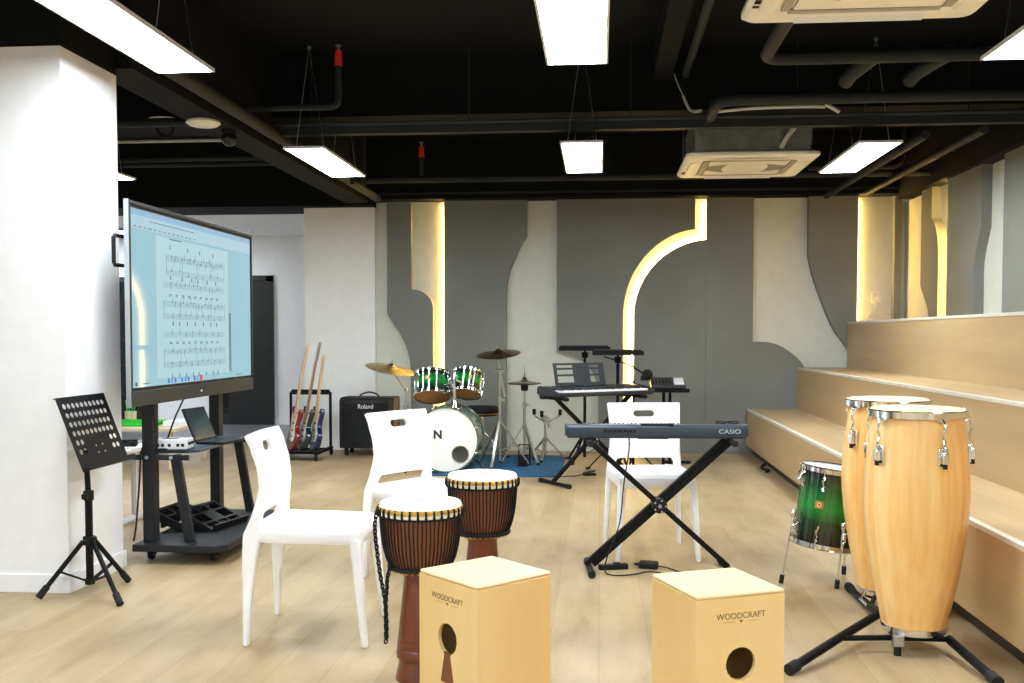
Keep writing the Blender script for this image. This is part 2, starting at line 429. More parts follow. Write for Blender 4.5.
def tape(pts, label, w=0.012, m='led'):
    b = MB()
    b.tube(pts, w/2, 4)
    o = b.build('led_tape', m); return tag(o, label, 'light strip', 'warm light strips on the wall boards')
yl = 10.160
yh = 10.178
tape([(-1.597,yh,0.02),(-1.597,yh,2.53)], 'warm glowing strip behind the grey board rising over the two small drums')
off = [(1.115+0.789*math.cos(R(a)), 1.38+0.779*math.sin(R(a))) for a in [180-85.4*i/24 for i in range(25)]]
tape([(off[0][0],yl,0.02)] + [(x,yl,z) for x,z in off] , 'warm glowing strip following the big curve in the middle of the back wall')
tape([(1.038,yl,2.17),(1.038,yl,2.53)], 'short upright warm glowing strip above the end of the big wall curve')
tape([(2.532,yh,1.33),(2.532,yh,2.53)], 'warm glowing strip lighting the pale recess above the top tier', 0.012, 'led_strong')
tape([(2.985,8.90,1.33),(2.985,8.90,2.48)], 'warm glowing strip on the right wall between two dark boards', 0.012, 'led_strong')

# white column at the end of the back wall, front left pillar
pl = sbox('column', 'column', -3.05, -2.31, 10.11, 10.6, 0.0, 2.5)
sbox('baseboard_column', 'column', -3.058, -2.305, 10.1, 10.11, 0.0, 0.06)
pil = sbox('pillar', 'wall_white', -3.9, -2.425, 4.335, 4.86, 0.0, 2.485)
sbox('baseboard_left', 'wall_white', -3.9, -2.413, 4.323, 4.872, 0.0, 0.085, None, 0.003)
sbox('beam_pillar_head', 'black_paint', -3.9, -2.425, 4.335, 4.86, 2.485, CEIL)
# beams
sbox('beam_long', 'black_paint', -2.57, -2.34, 4.86, 9.95, 2.52, CEIL)
sbox('beam_cross', 'black_paint', -2.34, 3.0, 7.02, 7.7, 2.74, CEIL)
sbox('beam_cross_left', 'black_paint', -9.0, -2.57, 7.02, 7.6, 2.74, CEIL)
sbox('beam_back', 'black_paint', -2.31, 3.12, 9.95, 10.4, 2.556, CEIL)
sbox('beam_back_left', 'black_paint', -9.0, -2.31, 9.95, 10.6, 2.5, CEIL)
sbox('beam_right', 'black_paint', 2.86, 3.12, -4.0, 9.95, 2.5, CEIL)
sbox('beam_minor', 'black_paint', 0.36, 0.485, 2.0, 7.02, 2.95, CEIL)
sbox('trim_beam_lip', 'black_pipe', -2.31, 3.0, 9.93, 9.95, 2.6, 2.62)

# corridor doorway
d1 = struct(mb().box(-5.2,-5.06,12.86,12.92,0,1.98).box(-4.40,-4.31,12.86,12.92,0,1.98).box(-5.2,-4.31,12.86,12.92,1.9,1.98).build('door_1','door_black'))
struct(mb().box(-4.93,-4.40,12.87,12.9,0.0,1.9).build('door_leaf','door_black',d1,0.004))
struct(mb().box(-5.06,-4.93,12.88,12.9,0.14,1.9).build('door_glass','dark_glass',d1))
struct(mb().box(-5.06,-4.93,12.87,12.9,0.0,0.14).build('door_kick_plate','door_black',d1))
struct(mb().cyl((-4.88,12.85,0.95),(-4.88,12.85,1.15),0.012).build('door_handle','steel',d1))
d2 = struct(mb().box(-6.95,-6.13,12.86,12.92,0,1.97).build('door_2','door_black'))
struct(mb().box(-6.88,-6.2,12.84,12.86,0.1,1.9).build('door_glass','dark_glass',d2))
sbox('baseboard_corridor', 'wall_white', -4.31, -3.05, 12.885, 12.9, 0, 0.08)

# tiered wooden seating along the right wall
tb = thing('tiered_seating', 'stepped oak bleacher seating with three pale edged tiers along the right wall', 'bleachers', (1.46,5.0,0))
edges = [(1.459,1.948,0.0,0.454),(1.948,2.431,0.454,0.87),(2.431,2.998,0.87,1.32)]
for i, (x0,x1,z0,z1) in enumerate(edges):
    zz = 0.085 if i == 0 else z0
    far = 10.098
    b = mb(Matrix.Translation((-1.46,-5.0,0)))
    b.box(x0+0.004, (2.995), 1.2, far, zz, z1-0.022)
    st = b.build('step', 'oak', tb)
    mb(Matrix.Translation((-1.46,-5.0,0))).box(x0+0.004, x1+0.03 if i<2 else 2.995, 1.2, far, z1-0.0219, z1-0.001).build('tread','oak',st)
    mb(Matrix.Translation((-1.46,-5.0,0))).box(x0, x0+0.03, 1.2, far, z1-0.02, z1+0.001).build('nosing','nosing',st,0.002)
mb(Matrix.Translation((-1.46,-5.0,0))).box(1.525, 2.9, 1.25, far, 0.0, 0.085).build('plinth','brown_panel',tb)
cb = tag(mb().tube(catmull([(1.50,9.2,0.012),(1.45,9.05,0.012),(1.43,8.9,0.012),(1.47,8.8,0.012),(1.43,8.7,0.012)],5),0.012,6).build('cable_end','black_rubber'),'short black cable end poking out under the bottom tier far back','cable')

# wall socket with leads above the top tier
so = thing('wall_socket', 'small white wall socket in the lit recess above the top tier', 'socket', (2.73,10.188,1.555))
mb().box(-0.045,0.045,-0.012,0,-0.045,0.045).build('plate','cream',so,0.004)
mb().box(-0.02,0.02,-0.016,-0.012,-0.02,0.02).build('outlet','ac',so)
tag(mb().tube(catmull([(2.72,10.17,1.52),(2.70,10.12,1.44),(2.62,10.05,1.37),(2.6,9.95,1.334),(2.68,9.9,1.333),(2.76,9.93,1.36),(2.82,9.95,1.334),(2.88,9.9,1.334)],6),0.005,6).build('socket_lead','white_cable'),'thin pale lead hanging from the wall socket onto the top tier','cable')

# ------------------------------------------------------------------ ceiling lamps
def make_lamp():
    t = thing('ceiling_lamp', 'lamp', 'ceiling lamp', (0,0,2.44))
    W, L, fr = 0.142, 0.6, 0.011
    b = mb()
    b.box(-W,W,-L,-L+fr,0,0.012).box(-W,W,L-fr,L,0,0.012).box(-W,-W+fr,-L+fr,L-fr,0,0.012).box(W-fr,W,-L+fr,L-fr,0,0.012).box(-W,W,-L,L,0.012,0.016)
    b.build('frame','lamp_frame',t)
    mb().box(-W+fr,W-fr,-L+fr,L-fr,0.001,0.0115).build('diffuser','lamp',t)
    for yy in (-0.45,0.45):
        c = mb(); c.tube([(-0.1,yy,0.016),(0,yy,CEIL-2.44)],0.0022,5); c.tube([(0.1,yy,0.016),(0,yy,CEIL-2.44)],0.0022,5)
        c.cyl((0,yy,CEIL-2.46),(0,yy,CEIL-2.44),0.012)
        c.build('suspension_wire','steel',t)
    return t
lp = make_lamp()
lamps = [
 (-1.98,4.07,'big lit lamp panel beside the top of the white pillar, cut by the picture edge'),
 (-0.11,4.09,'big lit lamp panel over the middle of the room, cut by the top picture edge'),
 (1.87,4.18,'lit lamp panel cut off at the upper right corner beside the near air conditioner'),
 (-1.99,7.2,'slanting lit lamp panel hung close to the long dark pipe above the guitar rack'),
 (-0.125,7.17,'small lit lamp panel hanging square above the far keyboards, near the wall centre'),
 (1.82,7.34,'slanting lit lamp panel right of the far air conditioner'),
 (-3.88,7.2,'sliver of lit lamp panel showing behind the white pillar above the display'),
]
first = True
for x,y,l in lamps:
    o = lp if first else copy_tree(lp); first = False
    o.location = (x,y,2.44); o['label'] = l; o['group'] = 'hanging rectangular lamp panels'
for x in (-3.88,-1.98,-0.11,1.87):
    for y in (0.95,-2.2):
        o = copy_tree(lp); o.location = (x,y,2.44)
        o['label'] = 'rectangular lamp panel hanging behind the viewer, outside the picture'; o['group'] = 'lamp panels behind the viewer'

for x in (-5.75,-7.4):
    o = copy_tree(lp); o.location = (x,11.9,2.462); o.rotation_euler = (0,0,R(90))
    for c in list(o.children):
        if c.name.startswith('suspension_wire'): bpy.data.objects.remove(c)
    o['label'] = 'rectangular lamp panel under the white corridor ceiling, hidden behind the beam'; o['group'] = 'lamp panels in the corridor'
# ------------------------------------------------------------------ air conditioners
def make_ac():
    t = thing('air_conditioner', 'ac', 'air conditioner', (0,0,2.5))
    H = 0.475
    def rr(h, r, n=5):
        out = []
        for cx,cy,a in ((h-r,h-r,0),(-h+r,h-r,90),(-h+r,-h+r,180),(h-r,-h+r,270)):
            out += [(cx+r*math.cos(R(a+90*i/n)), cy+r*math.sin(R(a+90*i/n))) for i in range(n+1)]
        return out
    b = mb()
    loops = []
    for h, r, z in ((H-0.03,0.04,0.05),(H,0.05,0.035),(H,0.05,0.015),(H-0.02,0.05,0.0),(0.36,0.03,-0.004),(0.35,0.03,0.01),(0.29,0.02,0.012)):
        loops.append([b.v((x,y,z)) for x,y in rr(h,r)])
    for p,q in zip(loops,loops[1:]): b.bridge(p,q)
    b.f(loops[0][::-1]); b.f(loops[-1])
    b.build('panel','ac',t,0,30)
    g = mb()
    g.box(-0.285,0.285,-0.285,0.285,0.004,0.0125)
    for i in range(40):
        y = -0.275+0.55*i/39
        g.box(-0.28,0.28,y-0.0022,y+0.0022,0.0,0.004)
    g.build('intake_grille','ac_grille',t)
    c = mb()
    n = 32
    for s in (1,-1):
        pts = [(0.28*k/10*s, -0.275 + 0.55*(0.5+0.5*math.sin(PI*(k/10-0.5)))*0 + 0.0) for k in range(11)]
    c.prism([(-0.285,-0.1),(0,-0.27),(0.285,-0.1),(0.285,-0.285),(-0.285,-0.285)],-0.003,0.001,'xy')
    c.prism([(-0.285,0.1),(0,0.27),(0.285,0.1),(0.285,0.285),(-0.285,0.285)],-0.003,0.001,'xy')
    c.prism([(0.17*math.cos(2*PI*i/36),0.275*math.sin(2*PI*i/36)) for i in range(36)],-0.0031,0.001,'xy')
    c.build('grille_cover','ac',t)
    for a in range(4):
        m4 = Matrix.Rotation(R(90*a),4,'Z')
        f = mb(m4)
        prof = [(0.345,0.0),(0.395,-0.006),(0.43,-0.013),(0.432,-0.008),(0.395,-0.001),(0.345,0.006)]
        f.prism(prof,-0.26,0.26,'yz')
        # profile is in local y/z, extruded along x
        fo = f.build('flap','lamp_frame' if a==0 else 'ac',t)
        s = mb(m4); s.box(-0.3,0.3,0.3,0.335,-0.0035,0.004); s.build('air_slot','ac_grille',t)
    s = mb()
    for y in (-0.4,-0.3): pass
    s.box(-0.455,-0.42,0.16,0.2,-0.004,0.002)
    s.build('indicator_panel','hole',t)
    mb().box(-0.455,-0.42,0.23,0.25,-0.004,0.002).build('receiver_window','hole',t)
    h = mb(); h.box(-0.41,0.41,-0.41,0.41,0.05,0.32)
    for x in (-0.41,0.36): h.box(x,x+0.05,-0.425,-0.41,0.05,0.3)
    h.box(-0.28,0.2,-0.418,-0.41,0.08,0.3)
    h.build('housing','galv',t,0.004)
    for x in (-0.43,0.43):
        for y in (-0.35,0.35):
            mb().cyl((x,y,0.1),(x,y,CEIL-2.5),0.006).build('hanger_rod','steel',t)
    return t
ac = make_ac()
ac.location = (1.06,3.88,2.5); ac['label'] = 'cream ceiling air conditioner nearest the viewer, cut by the top picture edge'
ac['group'] = 'ceiling air conditioners'
ac2 = copy_tree(ac); ac2.location = (1.09,7.77,2.46)
ac2['label'] = 'cream ceiling air conditioner with its grey metal box showing, hung further back'
# second unit carries white insulated pipe stubs
mb().tube(catmull([(0.2,-0.42,0.07),(0.25,-0.45,0.16),(0.33,-0.44,0.26)],5),0.018,8).build('drain_hose','white_cable',ac2)
mb().cyl((-0.3,-0.43,0.27),(-0.2,-0.46,0.29),0.022).build('pipe_stub','white_cable',ac2)

# ------------------------------------------------------------------ pipes, conduits, ceiling fittings
def pipe(name, pts, r, label, m='black_pipe', cat='pipe', seg=12):
    o = mb().tube(pts, r, seg).build(name, m); return tag(o, label, cat)
def elbow(p, c, q, n=6):
    p,c,q = Vector(p),Vector(c),Vector(q)
    return [(1-t)**2*p+2*t*(1-t)*c+t*t*q for t in [i/n for i in range(n+1)]]
pipe('ceiling_pipe', [(-2.24,4.95,2.57),(-2.24,9.93,2.57)], 0.042, 'long dark pipe running back above the display to the wall corner')
pipe('ceiling_pipe', [(0.87,4.39,2.665),(0.87,5.36,2.665)]+elbow((0.87,5.38,2.665),(0.87,5.5,2.665),(0.99,5.5,2.665))+[(2.85,5.5,2.665)], 0.036, 'thick dark elbowed pipe just behind the near air conditioner')
pipe('ceiling_pipe', [(0.72,6.72,2.625),(0.72,6.45,2.63)]+elbow((0.72,6.43,2.63),(0.72,6.3,2.635),(0.84,6.3,2.635))+[(2.85,6.3,2.635)], 0.036, 'thick dark elbowed pipe passing in front of the far air conditioner box')
pipe('pipe_stub', [(1.465,5.51,2.68),(1.42,5.9,2.67),(1.41,5.98,2.65)], 0.042, 'short dark pipe stub under the thick pipe, nearer the air conditioner')
pipe('pipe_stub', [(1.838,5.51,2.68),(1.78,5.9,2.67),(1.77,5.98,2.65)], 0.042, 'short dark pipe stub under the thick pipe, nearer the right wall')
pipe('ceiling_pipe', [(2.17,6.95,2.53),(2.17,9.9,2.53)], 0.03, 'dark pipe running back past the right lamp panel toward the corner')
pipe('ceiling_pipe', [(2.55,6.95,2.56),(2.55,9.9,2.56)], 0.03, 'dark pipe running back close along the right wall')
pipe('ceiling_pipe', [(0.57,3.2,2.95),(0.57,6.9,2.95)], 0.026, 'thin dark pipe beside the narrow ceiling beam over the near air conditioner')
pipe('ceiling_pipe', [(-2.17,9.0,2.60),(2.85,9.0,2.60)], 0.03, 'thin dark pipe crossing the room just before the back beam')
pipe('ceiling_pipe', [(-9.0,6.55,2.62),(-2.6,6.55,2.62)], 0.03, 'dark pipe crossing behind the white pillar above the display')
pipe('ceiling_pipe', [(1.9,9.4,2.72),(2.6,9.4,2.72)]+elbow((2.6,9.4,2.72),(2.75,9.4,2.72),(2.75,9.4,2.85))+[(2.75,9.4,CEIL)], 0.03, 'small dark elbowed pipe in the far right ceiling corner')
tray = thing('cable_tray', 'dark perforated cable tray crossing the room under the cross beam', 'cable tray', (0,6.825,2.60))
mb().box(-2.3,2.85,-0.036,0.036,-0.03,-0.022).box(-2.3,2.85,-0.036,-0.031,-0.022,0.03).box(-2.3,2.85,0.031,0.036,-0.022,0.03).build('tray','black_pipe',tray)
mb().tube([(-2.3,-0.052,0.035),(2.85,-0.052,0.035)],0.013,8).build('conduit','dark_grey_metal',tray)
for x in (-2.0,-0.9,0.2,1.3,2.4): mb().cyl((x,0,-0.02),(x,0,CEIL-2.60),0.004).build('hanger_rod','black_pipe',tray)
for y,z,l in ((7.9,2.62,'dark conduit crossing left of the long beam beneath the white dome'),(8.5,2.68,'dark upper conduit crossing left of the long beam, further back')):
    pipe('ceiling_conduit', [(-9.0,y,z),(-2.6,y,z)], 0.022, l)
tk = thing('cable_trunking','thin white line of cable trunking behind the white pillar top','trunking',(-3.7,8.04,2.785))
mb().box(-0.65,0.65,-0.02,0.02,0,0.017).build('channel','white_cable',tk)
for x in (-0.5,0.5): mb().cyl((x,0,0.01),(x,0,CEIL-2.785),0.004).build('hanger_rod','black_pipe',tk)
def sprinkler(pts, top, label):
    t = thing('sprinkler_pipe', label, 'sprinkler', pts[0])
    o0 = Vector(pts[0])
    mb().tube([Vector(p)-o0 for p in pts],0.022,10).build('pipe','black_pipe',t)
    p = Vector(pts[-1])-o0
    mb().cyl(p, p+Vector((0,0,0.1)),0.026,0.022).build('fitting','sprinkler_red',t)
    h = mb(); h.cyl(p+Vector((0,0,0.1)),p+Vector((0,0,0.13)),0.009).cyl(p+Vector((0,0,0.13)),p+Vector((0,0,0.136)),0.02)
    h.build('head','steel',t)
sprinkler([(-2.36,6.5,2.69),(-1.79,6.5,2.69)]+elbow((-1.78,6.5,2.69),(-1.72,6.5,2.69),(-1.72,6.5,2.75))+[(-1.72,6.5,2.955)],0,'dark bent sprinkler pipe with bright red fitting above the guitar rack lamp')
sprinkler([(-1.62,9.0,2.605),(-1.62,9.0,2.80)],0,'far upright sprinkler pipe with small red fitting in front of the back beam')
for x,l in ((-2.16,'black upright conduit beside the long beam, left of a pair'),(-2.06,'black upright conduit beside the long beam, right of a pair')):
    pipe('upright_conduit', [(x,8.6,2.5),(x,8.6,CEIL)], 0.02, l)
ap = thing('access_point', 'flat white oval wireless dome under the long dark beam', 'access point', (-2.46,6.05,2.52))
mb().lathe([(0.075,0),(0.1,-0.006),(0.105,-0.02),(0.085,-0.035),(0.03,-0.04)],24).build('dome','ac',ap)
mb().lathe([(0.06,0.0),(0.06,0.012)],16).build('mount','black_plastic',ap)
cm_ = thing('dome_camera', 'black round camera hanging beside the white oval dome', 'camera', (-2.41,6.35,2.523))
mb().cyl((0,0,0),(0,0,-0.03),0.05).build('base','black_plastic',cm_)
mb().sphere((0,0,-0.06),0.05).build('housing','dark_glass',cm_)
dt = thing('smoke_detector', 'small pale ceiling detector with black ring behind the white pillar', 'detector', (-3.08,6.9,2.66))
mb().lathe([(0.05,0.06),(0.12,0.055),(0.12,0.035),(0.05,0.03)],20).build('body','ac',dt)
mb().torus((0,-0.02,-0.005),0.06,0.012,20,6,(0,1,0.3)).build('bracket_ring','black_metal',dt)
tag(mb().tube(catmull([(0.5,6.99,2.98),(0.52,6.93,2.9),(0.55,6.9,2.82),(0.6,6.85,2.70),(0.66,6.74,2.67)],6),[0.004]*13+[0.010]*12,6).build('loose_cable','white_cable'),'loose white cable dangling left of the far air conditioner','cable')
tag(mb().tube(catmull([(0.75,6.73,2.66),(1.0,6.72,2.675),(1.3,6.72,2.68),(1.46,6.72,2.675)],5),0.011,6).tube([(1.46,6.72,2.695),(1.55,6.72,2.64)],0.013,8).build('loose_cable','white_cable'),'white hose lying on the cable tray above the far air conditioner','cable')
# ------------------------------------------------------------------ white chairs
def make_chair():
    t = thing('plastic_chair', 'chair', 'chair')
    yprof = [(0.40,-0.207),(0.46,-0.2),(0.52,-0.19),(0.62,-0.18),(0.70,-0.188),(0.78,-0.212),(0.84,-0.238)]
    def yz(z):
        for (a,b),(c,d) in zip(yprof,yprof[1:]):
            if z <= c: 
                k = (z-a)/(c-a); k = k*k*(3-2*k)*0.5+k*0.5
                return b+(d-b)*k
        return yprof[-1][1]
    def wz(z): return 0.206 - 0.010*math.sin(PI*min(1,max(0,(z-0.44)/0.39)))
    rows = [(0.41,0.165,1),(0.44,0.165,1),(0.46,0.165,1),(0.485,0.165,1),(0.502,0.16,1)]
    rows += [(z,0.15,0) for z in (0.518,0.55,0.59,0.62,0.65,0.68,0.71,0.735)]
    zc, rr_ = 0.772, 0.019
    for k in range(9):
        z = zc - rr_*math.cos(PI*k/8)
        rows.append((z, 0.040+rr_*math.sin(PI*k/8), 2))
    rows += [(0.808,0.05,0),(0.822,0.05,0),(0.832,0.05,0)]
    b = mb(); prev = None; NM, NS = 8, 3
    for i,(z,s,kind) in enumerate(rows):
        w_ = wz(z); crown = 0.0
        def P(x):
            zz = z
            if 0.5 <= z <= 0.62 : zz -= 0.022*(1-min(1,(x/0.17))**2 if abs(x) < 0.17 else 0)*(0.62-z)/0.1 if z > 0.525 else 0
            yy = yz(zz) + 0.014*((x/0.2)**2)*min(1,max(0.3,(z-0.42)/0.1))
            return b.v((x, yy, zz))
        Lr = [P(-w_+(w_-s)*k/NS) for k in range(NS+1)]
        Rr = [P(s+(w_-s)*k/NS) for k in range(NS+1)]
        solid_row = (kind == 0) or (kind == 1 and i == 0)
        if kind == 2 and (abs(z-(zc-rr_))<1e-6 or abs(z-(zc+rr_))<1e-6): solid_row = True
        Mr = [Lr[-1]] + [P(-s+2*s*k/NM) for k in range(1,NM)] + [Rr[0]] if (kind==0 or (kind==2 and solid_row)) else None
        cur = (Lr,Mr,Rr,kind)
        if prev:
            for A,B in ((prev[0],Lr),(prev[2],Rr)):
                for k in range(NS): b.f([A[k],A[k+1],B[k+1],B[k]])
            if prev[1] and Mr and not (prev[3]==2 and kind==2):
                for k in range(NM): b.f([prev[1][k],prev[1][k+1],Mr[k+1],Mr[k]])
        prev = cur
    o = b.build('backrest','white_plastic',t,0,60)
    so_ = o.modifiers.new('thickness','SOLIDIFY'); so_.thickness = 0.022; so_.offset = 0
    bv = o.modifiers.new('soft_edges','BEVEL'); bv.width = 0.005; bv.segments = 2; bv.limit_method='ANGLE'; bv.angle_limit=R(50)
    def se(h, hy, n=64, e=8.0):
        out = []
        for i in range(n):
            a = 2*PI*i/n; c, s = math.cos(a), math.sin(a)
            out.append((math.copysign(abs(c)**(2/e),c)*h, math.copysign(abs(s)**(2/e),s)*hy))
        return out
    b = mb(); loops = []
    for k, z in ((0.04,0.456),(0.5,0.457),(0.8,0.46),(0.93,0.465),(0.98,0.463),(1.0,0.452),(0.995,0.412),(0.965,0.406),(0.93,0.412),(0.9,0.435),(0.05,0.437)):
        dip = lambda x,y: (0.008*(y/0.2)**2 if y<0 else -0.012*(y/0.22)**2)*k
        loops.append([b.v((x, y+0.004, z+dip(x,y)*(1 if z>0.45 else 0.6))) for x,y in se(0.216*k,0.216*k)])
    for p,q in zip(loops,loops[1:]): b.bridge(p,q)
    b.f(loops[0]); b.f(loops[-1])
    b.build('seat','white_plastic',t,0,50)
    for s in (-1,1):
        b = mb(); b.frustum((s*0.212,0.228,0.0),(0.0125,0.0125),(s*0.187,0.189,0.425),(0.0215,0.0215)).build('leg','white_plastic',t,0.009)
        b = mb(); prev = None
        for z,y,hx,hy,x in ((0.0,-0.228,0.011,0.013,0.212),(0.2,-0.222,0.0135,0.019,0.203),(0.36,-0.213,0.0165,0.03,0.195),(0.44,-0.203,0.0175,0.036,0.1905),(0.5,-0.19,0.0165,0.0225,0.1885),(0.56,-0.179,0.0145,0.0145,0.1865),(0.63,-0.170,0.0115,0.0095,0.1845)):
            ring = [b.v((s*x+sx*hx,y+sy*hy,z)) for sx,sy in ((-1,-1),(1,-1),(1,1),(-1,1))]
            if prev: b.bridge(prev,ring)
            else: b.f(ring[::-1])
            prev = ring
        b.f(prev); b.build('leg','white_plastic',t,0.008)
    return t
ch = make_chair()
ch['group'] = 'white plastic chairs'
chairs = [((-1.12,3.865,0),-87.5,'white plastic chair nearest the viewer, turned side-on beside the music display'),
          ((-0.835,4.79,0),-124.0,'white plastic chair behind the front rope-hung djembe, facing the viewer at a slant'),
          ((0.275,5.42,0),-172.0,'white plastic chair behind the nearer black keyboard on its crossed stand')]
for i,(loc,rz,l) in enumerate(chairs):
    o = ch if i == 0 else copy_tree(ch)
    o.location = loc; o.rotation_euler = (0,0,R(rz)); o['label'] = l; o.scale = (1,1,0.965)

# ------------------------------------------------------------------ cajons
def plate_hole(b, w, z0, z1, hx, hz, hr, y0, y1, n=48):
    """rectangular plate in local xz with a round opening"""
    fr = []; 
    for i in range(n):
        a = 2*PI*i/n + 0.001; c,s = math.cos(a), math.sin(a)
        t = 1e9
        if c > 1e-9: t = min(t,(w-hx)/c)
        if c < -1e-9: t = min(t,(-w-hx)/c)
        if s > 1e-9: t = min(t,(z1-hz)/s)
        if s < -1e-9: t = min(t,(z0-hz)/s)
        fr.append((hx+t*c, hz+t*s))
    # pull the samples nearest each corner onto it
    for cx,cz in ((w,z0),(w,z1),(-w,z0),(-w,z1)):
        j = min(range(n), key=lambda k:(fr[k][0]-cx)**2+(fr[k][1]-cz)**2); fr[j] = (cx,cz)
    inn = [(hx+hr*math.cos(2*PI*i/n+0.001), hz+hr*math.sin(2*PI*i/n+0.001)) for i in range(n)]
    A = [b.v((x,y0,z)) for x,z in fr]; B = [b.v((x,y0,z)) for x,z in inn]
    C = [b.v((x,y1,z)) for x,z in fr]; D = [b.v((x,y1,z)) for x,z in inn]
    b.bridge(A,B); b.bridge(D,C); b.bridge(B,D); b.bridge(C,A)
def make_cajon(loc, rz, s, hz, label, stem):
    t = thing('cajon', label, 'box drum', loc, rz)
    h = s/2; T = 0.012; H = 0.48
    b = mb(); b.box(-h,-h+T,-h+T,h,0.01,H-T).box(h-T,h,-h+T,h,0.01,H-T).box(-h+T,h-T,h-T,h,0.01,H-T).box(-h+T,h-T,-h+T,h-T,0.01,0.022)
    b.build('body','maple',t,0.003)
    mb().box(-h,h,-h,h,H-T,H).build('seat_top','cajon_edge',t,0.007,35,3)
    b = mb(); plate_hole(b,h,0.01,H-T,0.0,hz,0.0455,-h,-h+T); b.build('front_plate','maple',t)
    text_mesh('lettering','WOODCRAFT',0.0235,'ink',t,upright((0,-h-0.0004,H-0.064),(1,0,0)),0.0004)
    b = mb(); b.box(-0.055,-0.02,-h-0.0006,-h,H-0.0795,H-0.0788).box(0.02,0.055,-h-0.0006,-h,H-0.0795,H-0.0788)
    b.prism([(-0.006,H-0.0755),(0.006,H-0.0755),(0.0,H-0.084)],-h-0.0006,-h,'xz').build('emblem','ink',t)
    for x,y in ((-h+0.03,-h+0.03),(h-0.03,-h+0.03),(-h+0.03,h-0.03),(h-0.03,h-0.03)):
        mb().cyl((x,y,0),(x,y,0.012),0.014,0.012).build('rubber_foot','black_rubber',t)
    for x in (-h+0.012,h-0.012):
        for z in (0.12,0.3): pass
    if stem:
        p = [(-0.019,hz-0.038),(-0.0135,hz-0.05),(-0.02,hz-0.075),(-0.026,hz-0.105),(-0.031,hz-0.13),(0.031,hz-0.13),(0.026,hz-0.105),(0.02,hz-0.075),(0.0135,hz-0.05),(0.019,hz-0.038)]
        mb().prism(p,-h-0.0012,-h,'xz').build('goblet_inlay','djembe_wood',t)
    return t
make_cajon((-0.341,2.938,0),-44.8,0.281,0.298,'pale wooden box drum on the left with round hole above a brown goblet shape',True)
make_cajon((0.334,2.864,0),22.8,0.273,0.283,'pale wooden box drum on the right with only a plain round hole',False)

# ------------------------------------------------------------------ djembes
def make_djembe():
    t = thing('djembe', 'djembe', 'hand drum')
    foot = [(0.088,0.0),(0.0885,0.006),(0.084,0.03),(0.078,0.055),(0.0765,0.072),(0.0845,0.078),(0.086,0.086),(0.0845,0.108),(0.082,0.112),(0.0835,0.116),(0.0805,0.14),(0.078,0.143),(0.0795,0.147),(0.074,0.2),(0.068,0.26),(0.062,0.32),(0.059,0.355),(0.062,0.368),(0.075,0.378)]
    mb().lathe(foot,40).build('foot','djembe_wood',t,0,30)
    bowl = [(0.066,0.366),(0.088,0.378),(0.103,0.392),(0.116,0.42),(0.126,0.455),(0.133,0.5),(0.137,0.545),(0.139,0.585)]
    mb().lathe(bowl,48).build('bowl','djembe_bowl',t,0,40)
    b = mb(); N = 60
    def rb(z):
        for (a,za),(c,zc) in zip(bowl,bowl[1:]):
            if z <= zc: return a+(c-a)*(z-za)/(zc-za)
        return bowl[-1][0]
    for i in range(N):
        a = 2*PI*i/N
        pts = []
        for k in range(9):
            z = 0.396+(0.575-0.396)*k/8; r = rb(z)+0.002; aa = a+0.006*math.sin(k*1.1+i)
            pts.append((r*math.cos(aa), r*math.sin(aa), z))
        b.tube(pts,0.0026,5)
    b.build('tension_ropes','rope_black',t)
    mb().torus((0,0,0.392),0.108,0.0075,44,8).build('lower_ring','rope_black',t)
    b = mb(); 
    for i in range(30):
        a = 2*PI*i/30; b.sphere((0.102*math.cos(a),0.102*math.sin(a),0.382),(0.006,0.006,0.0045),6,4)
    b.build('lower_ring_beads','cloth_yellow',t)
    mb().lathe([(0.139,0.572),(0.1445,0.574),(0.1455,0.583),(0.1405,0.586)],48,cap0=False,cap1=False).build('cloth_ring','cloth_white',t)
    mb().lathe([(0.139,0.586),(0.1455,0.587),(0.146,0.598),(0.1405,0.601)],48,cap0=False,cap1=False).build('upper_cloth_ring','cloth_yellow',t)
    b = mb()
    for i in range(34):
        a = 2*PI*i/34; u = Vector((math.cos(a),math.sin(a),0))
        b.tube([u*0.144+Vector((0,0,0.568)),u*0.1485+Vector((0,0,0.578)),u*0.1485+Vector((0,0,0.592)),u*0.144+Vector((0,0,0.6))],0.0046,6)
    b.torus((0,0,0.569),0.1425,0.0035,48,6)
    b.build('ring_knots','rope_black',t)
    mb().lathe([(0.1415,0.59),(0.1405,0.606),(0.136,0.6135),(0.128,0.615),(0.05,0.6155),(0.002,0.6155)],48,cap0=False).build('drum_skin','white_head',t,0,40)
    b = mb(); b.torus((0,0,0.6158),0.024,0.0008,28,4); b.M = Matrix.Translation((0,0,0)) 
    b.box(-0.017,0.017,-0.004,0.004,0.6155,0.6162)
    b.build('skin_emblem','ink',t)
    return t
dj = make_djembe()
dj2 = copy_tree(dj)
dj.location = (-0.612,3.36,0); dj.rotation_euler = (0,0,R(12))
dj['label'] = 'rope-strung wooden djembe in front, with a looped black cord chain hanging down'
dj2.location = (-0.463,3.905,0); dj2.rotation_euler = (0,0,R(-40)); dj2.scale = (0.98,0.98,1.035)
dj2['label'] = 'rope-strung wooden djembe standing behind the left box drum, no hanging cord'
dj['group'] = dj2['group'] = 'rope-tuned djembe drums'
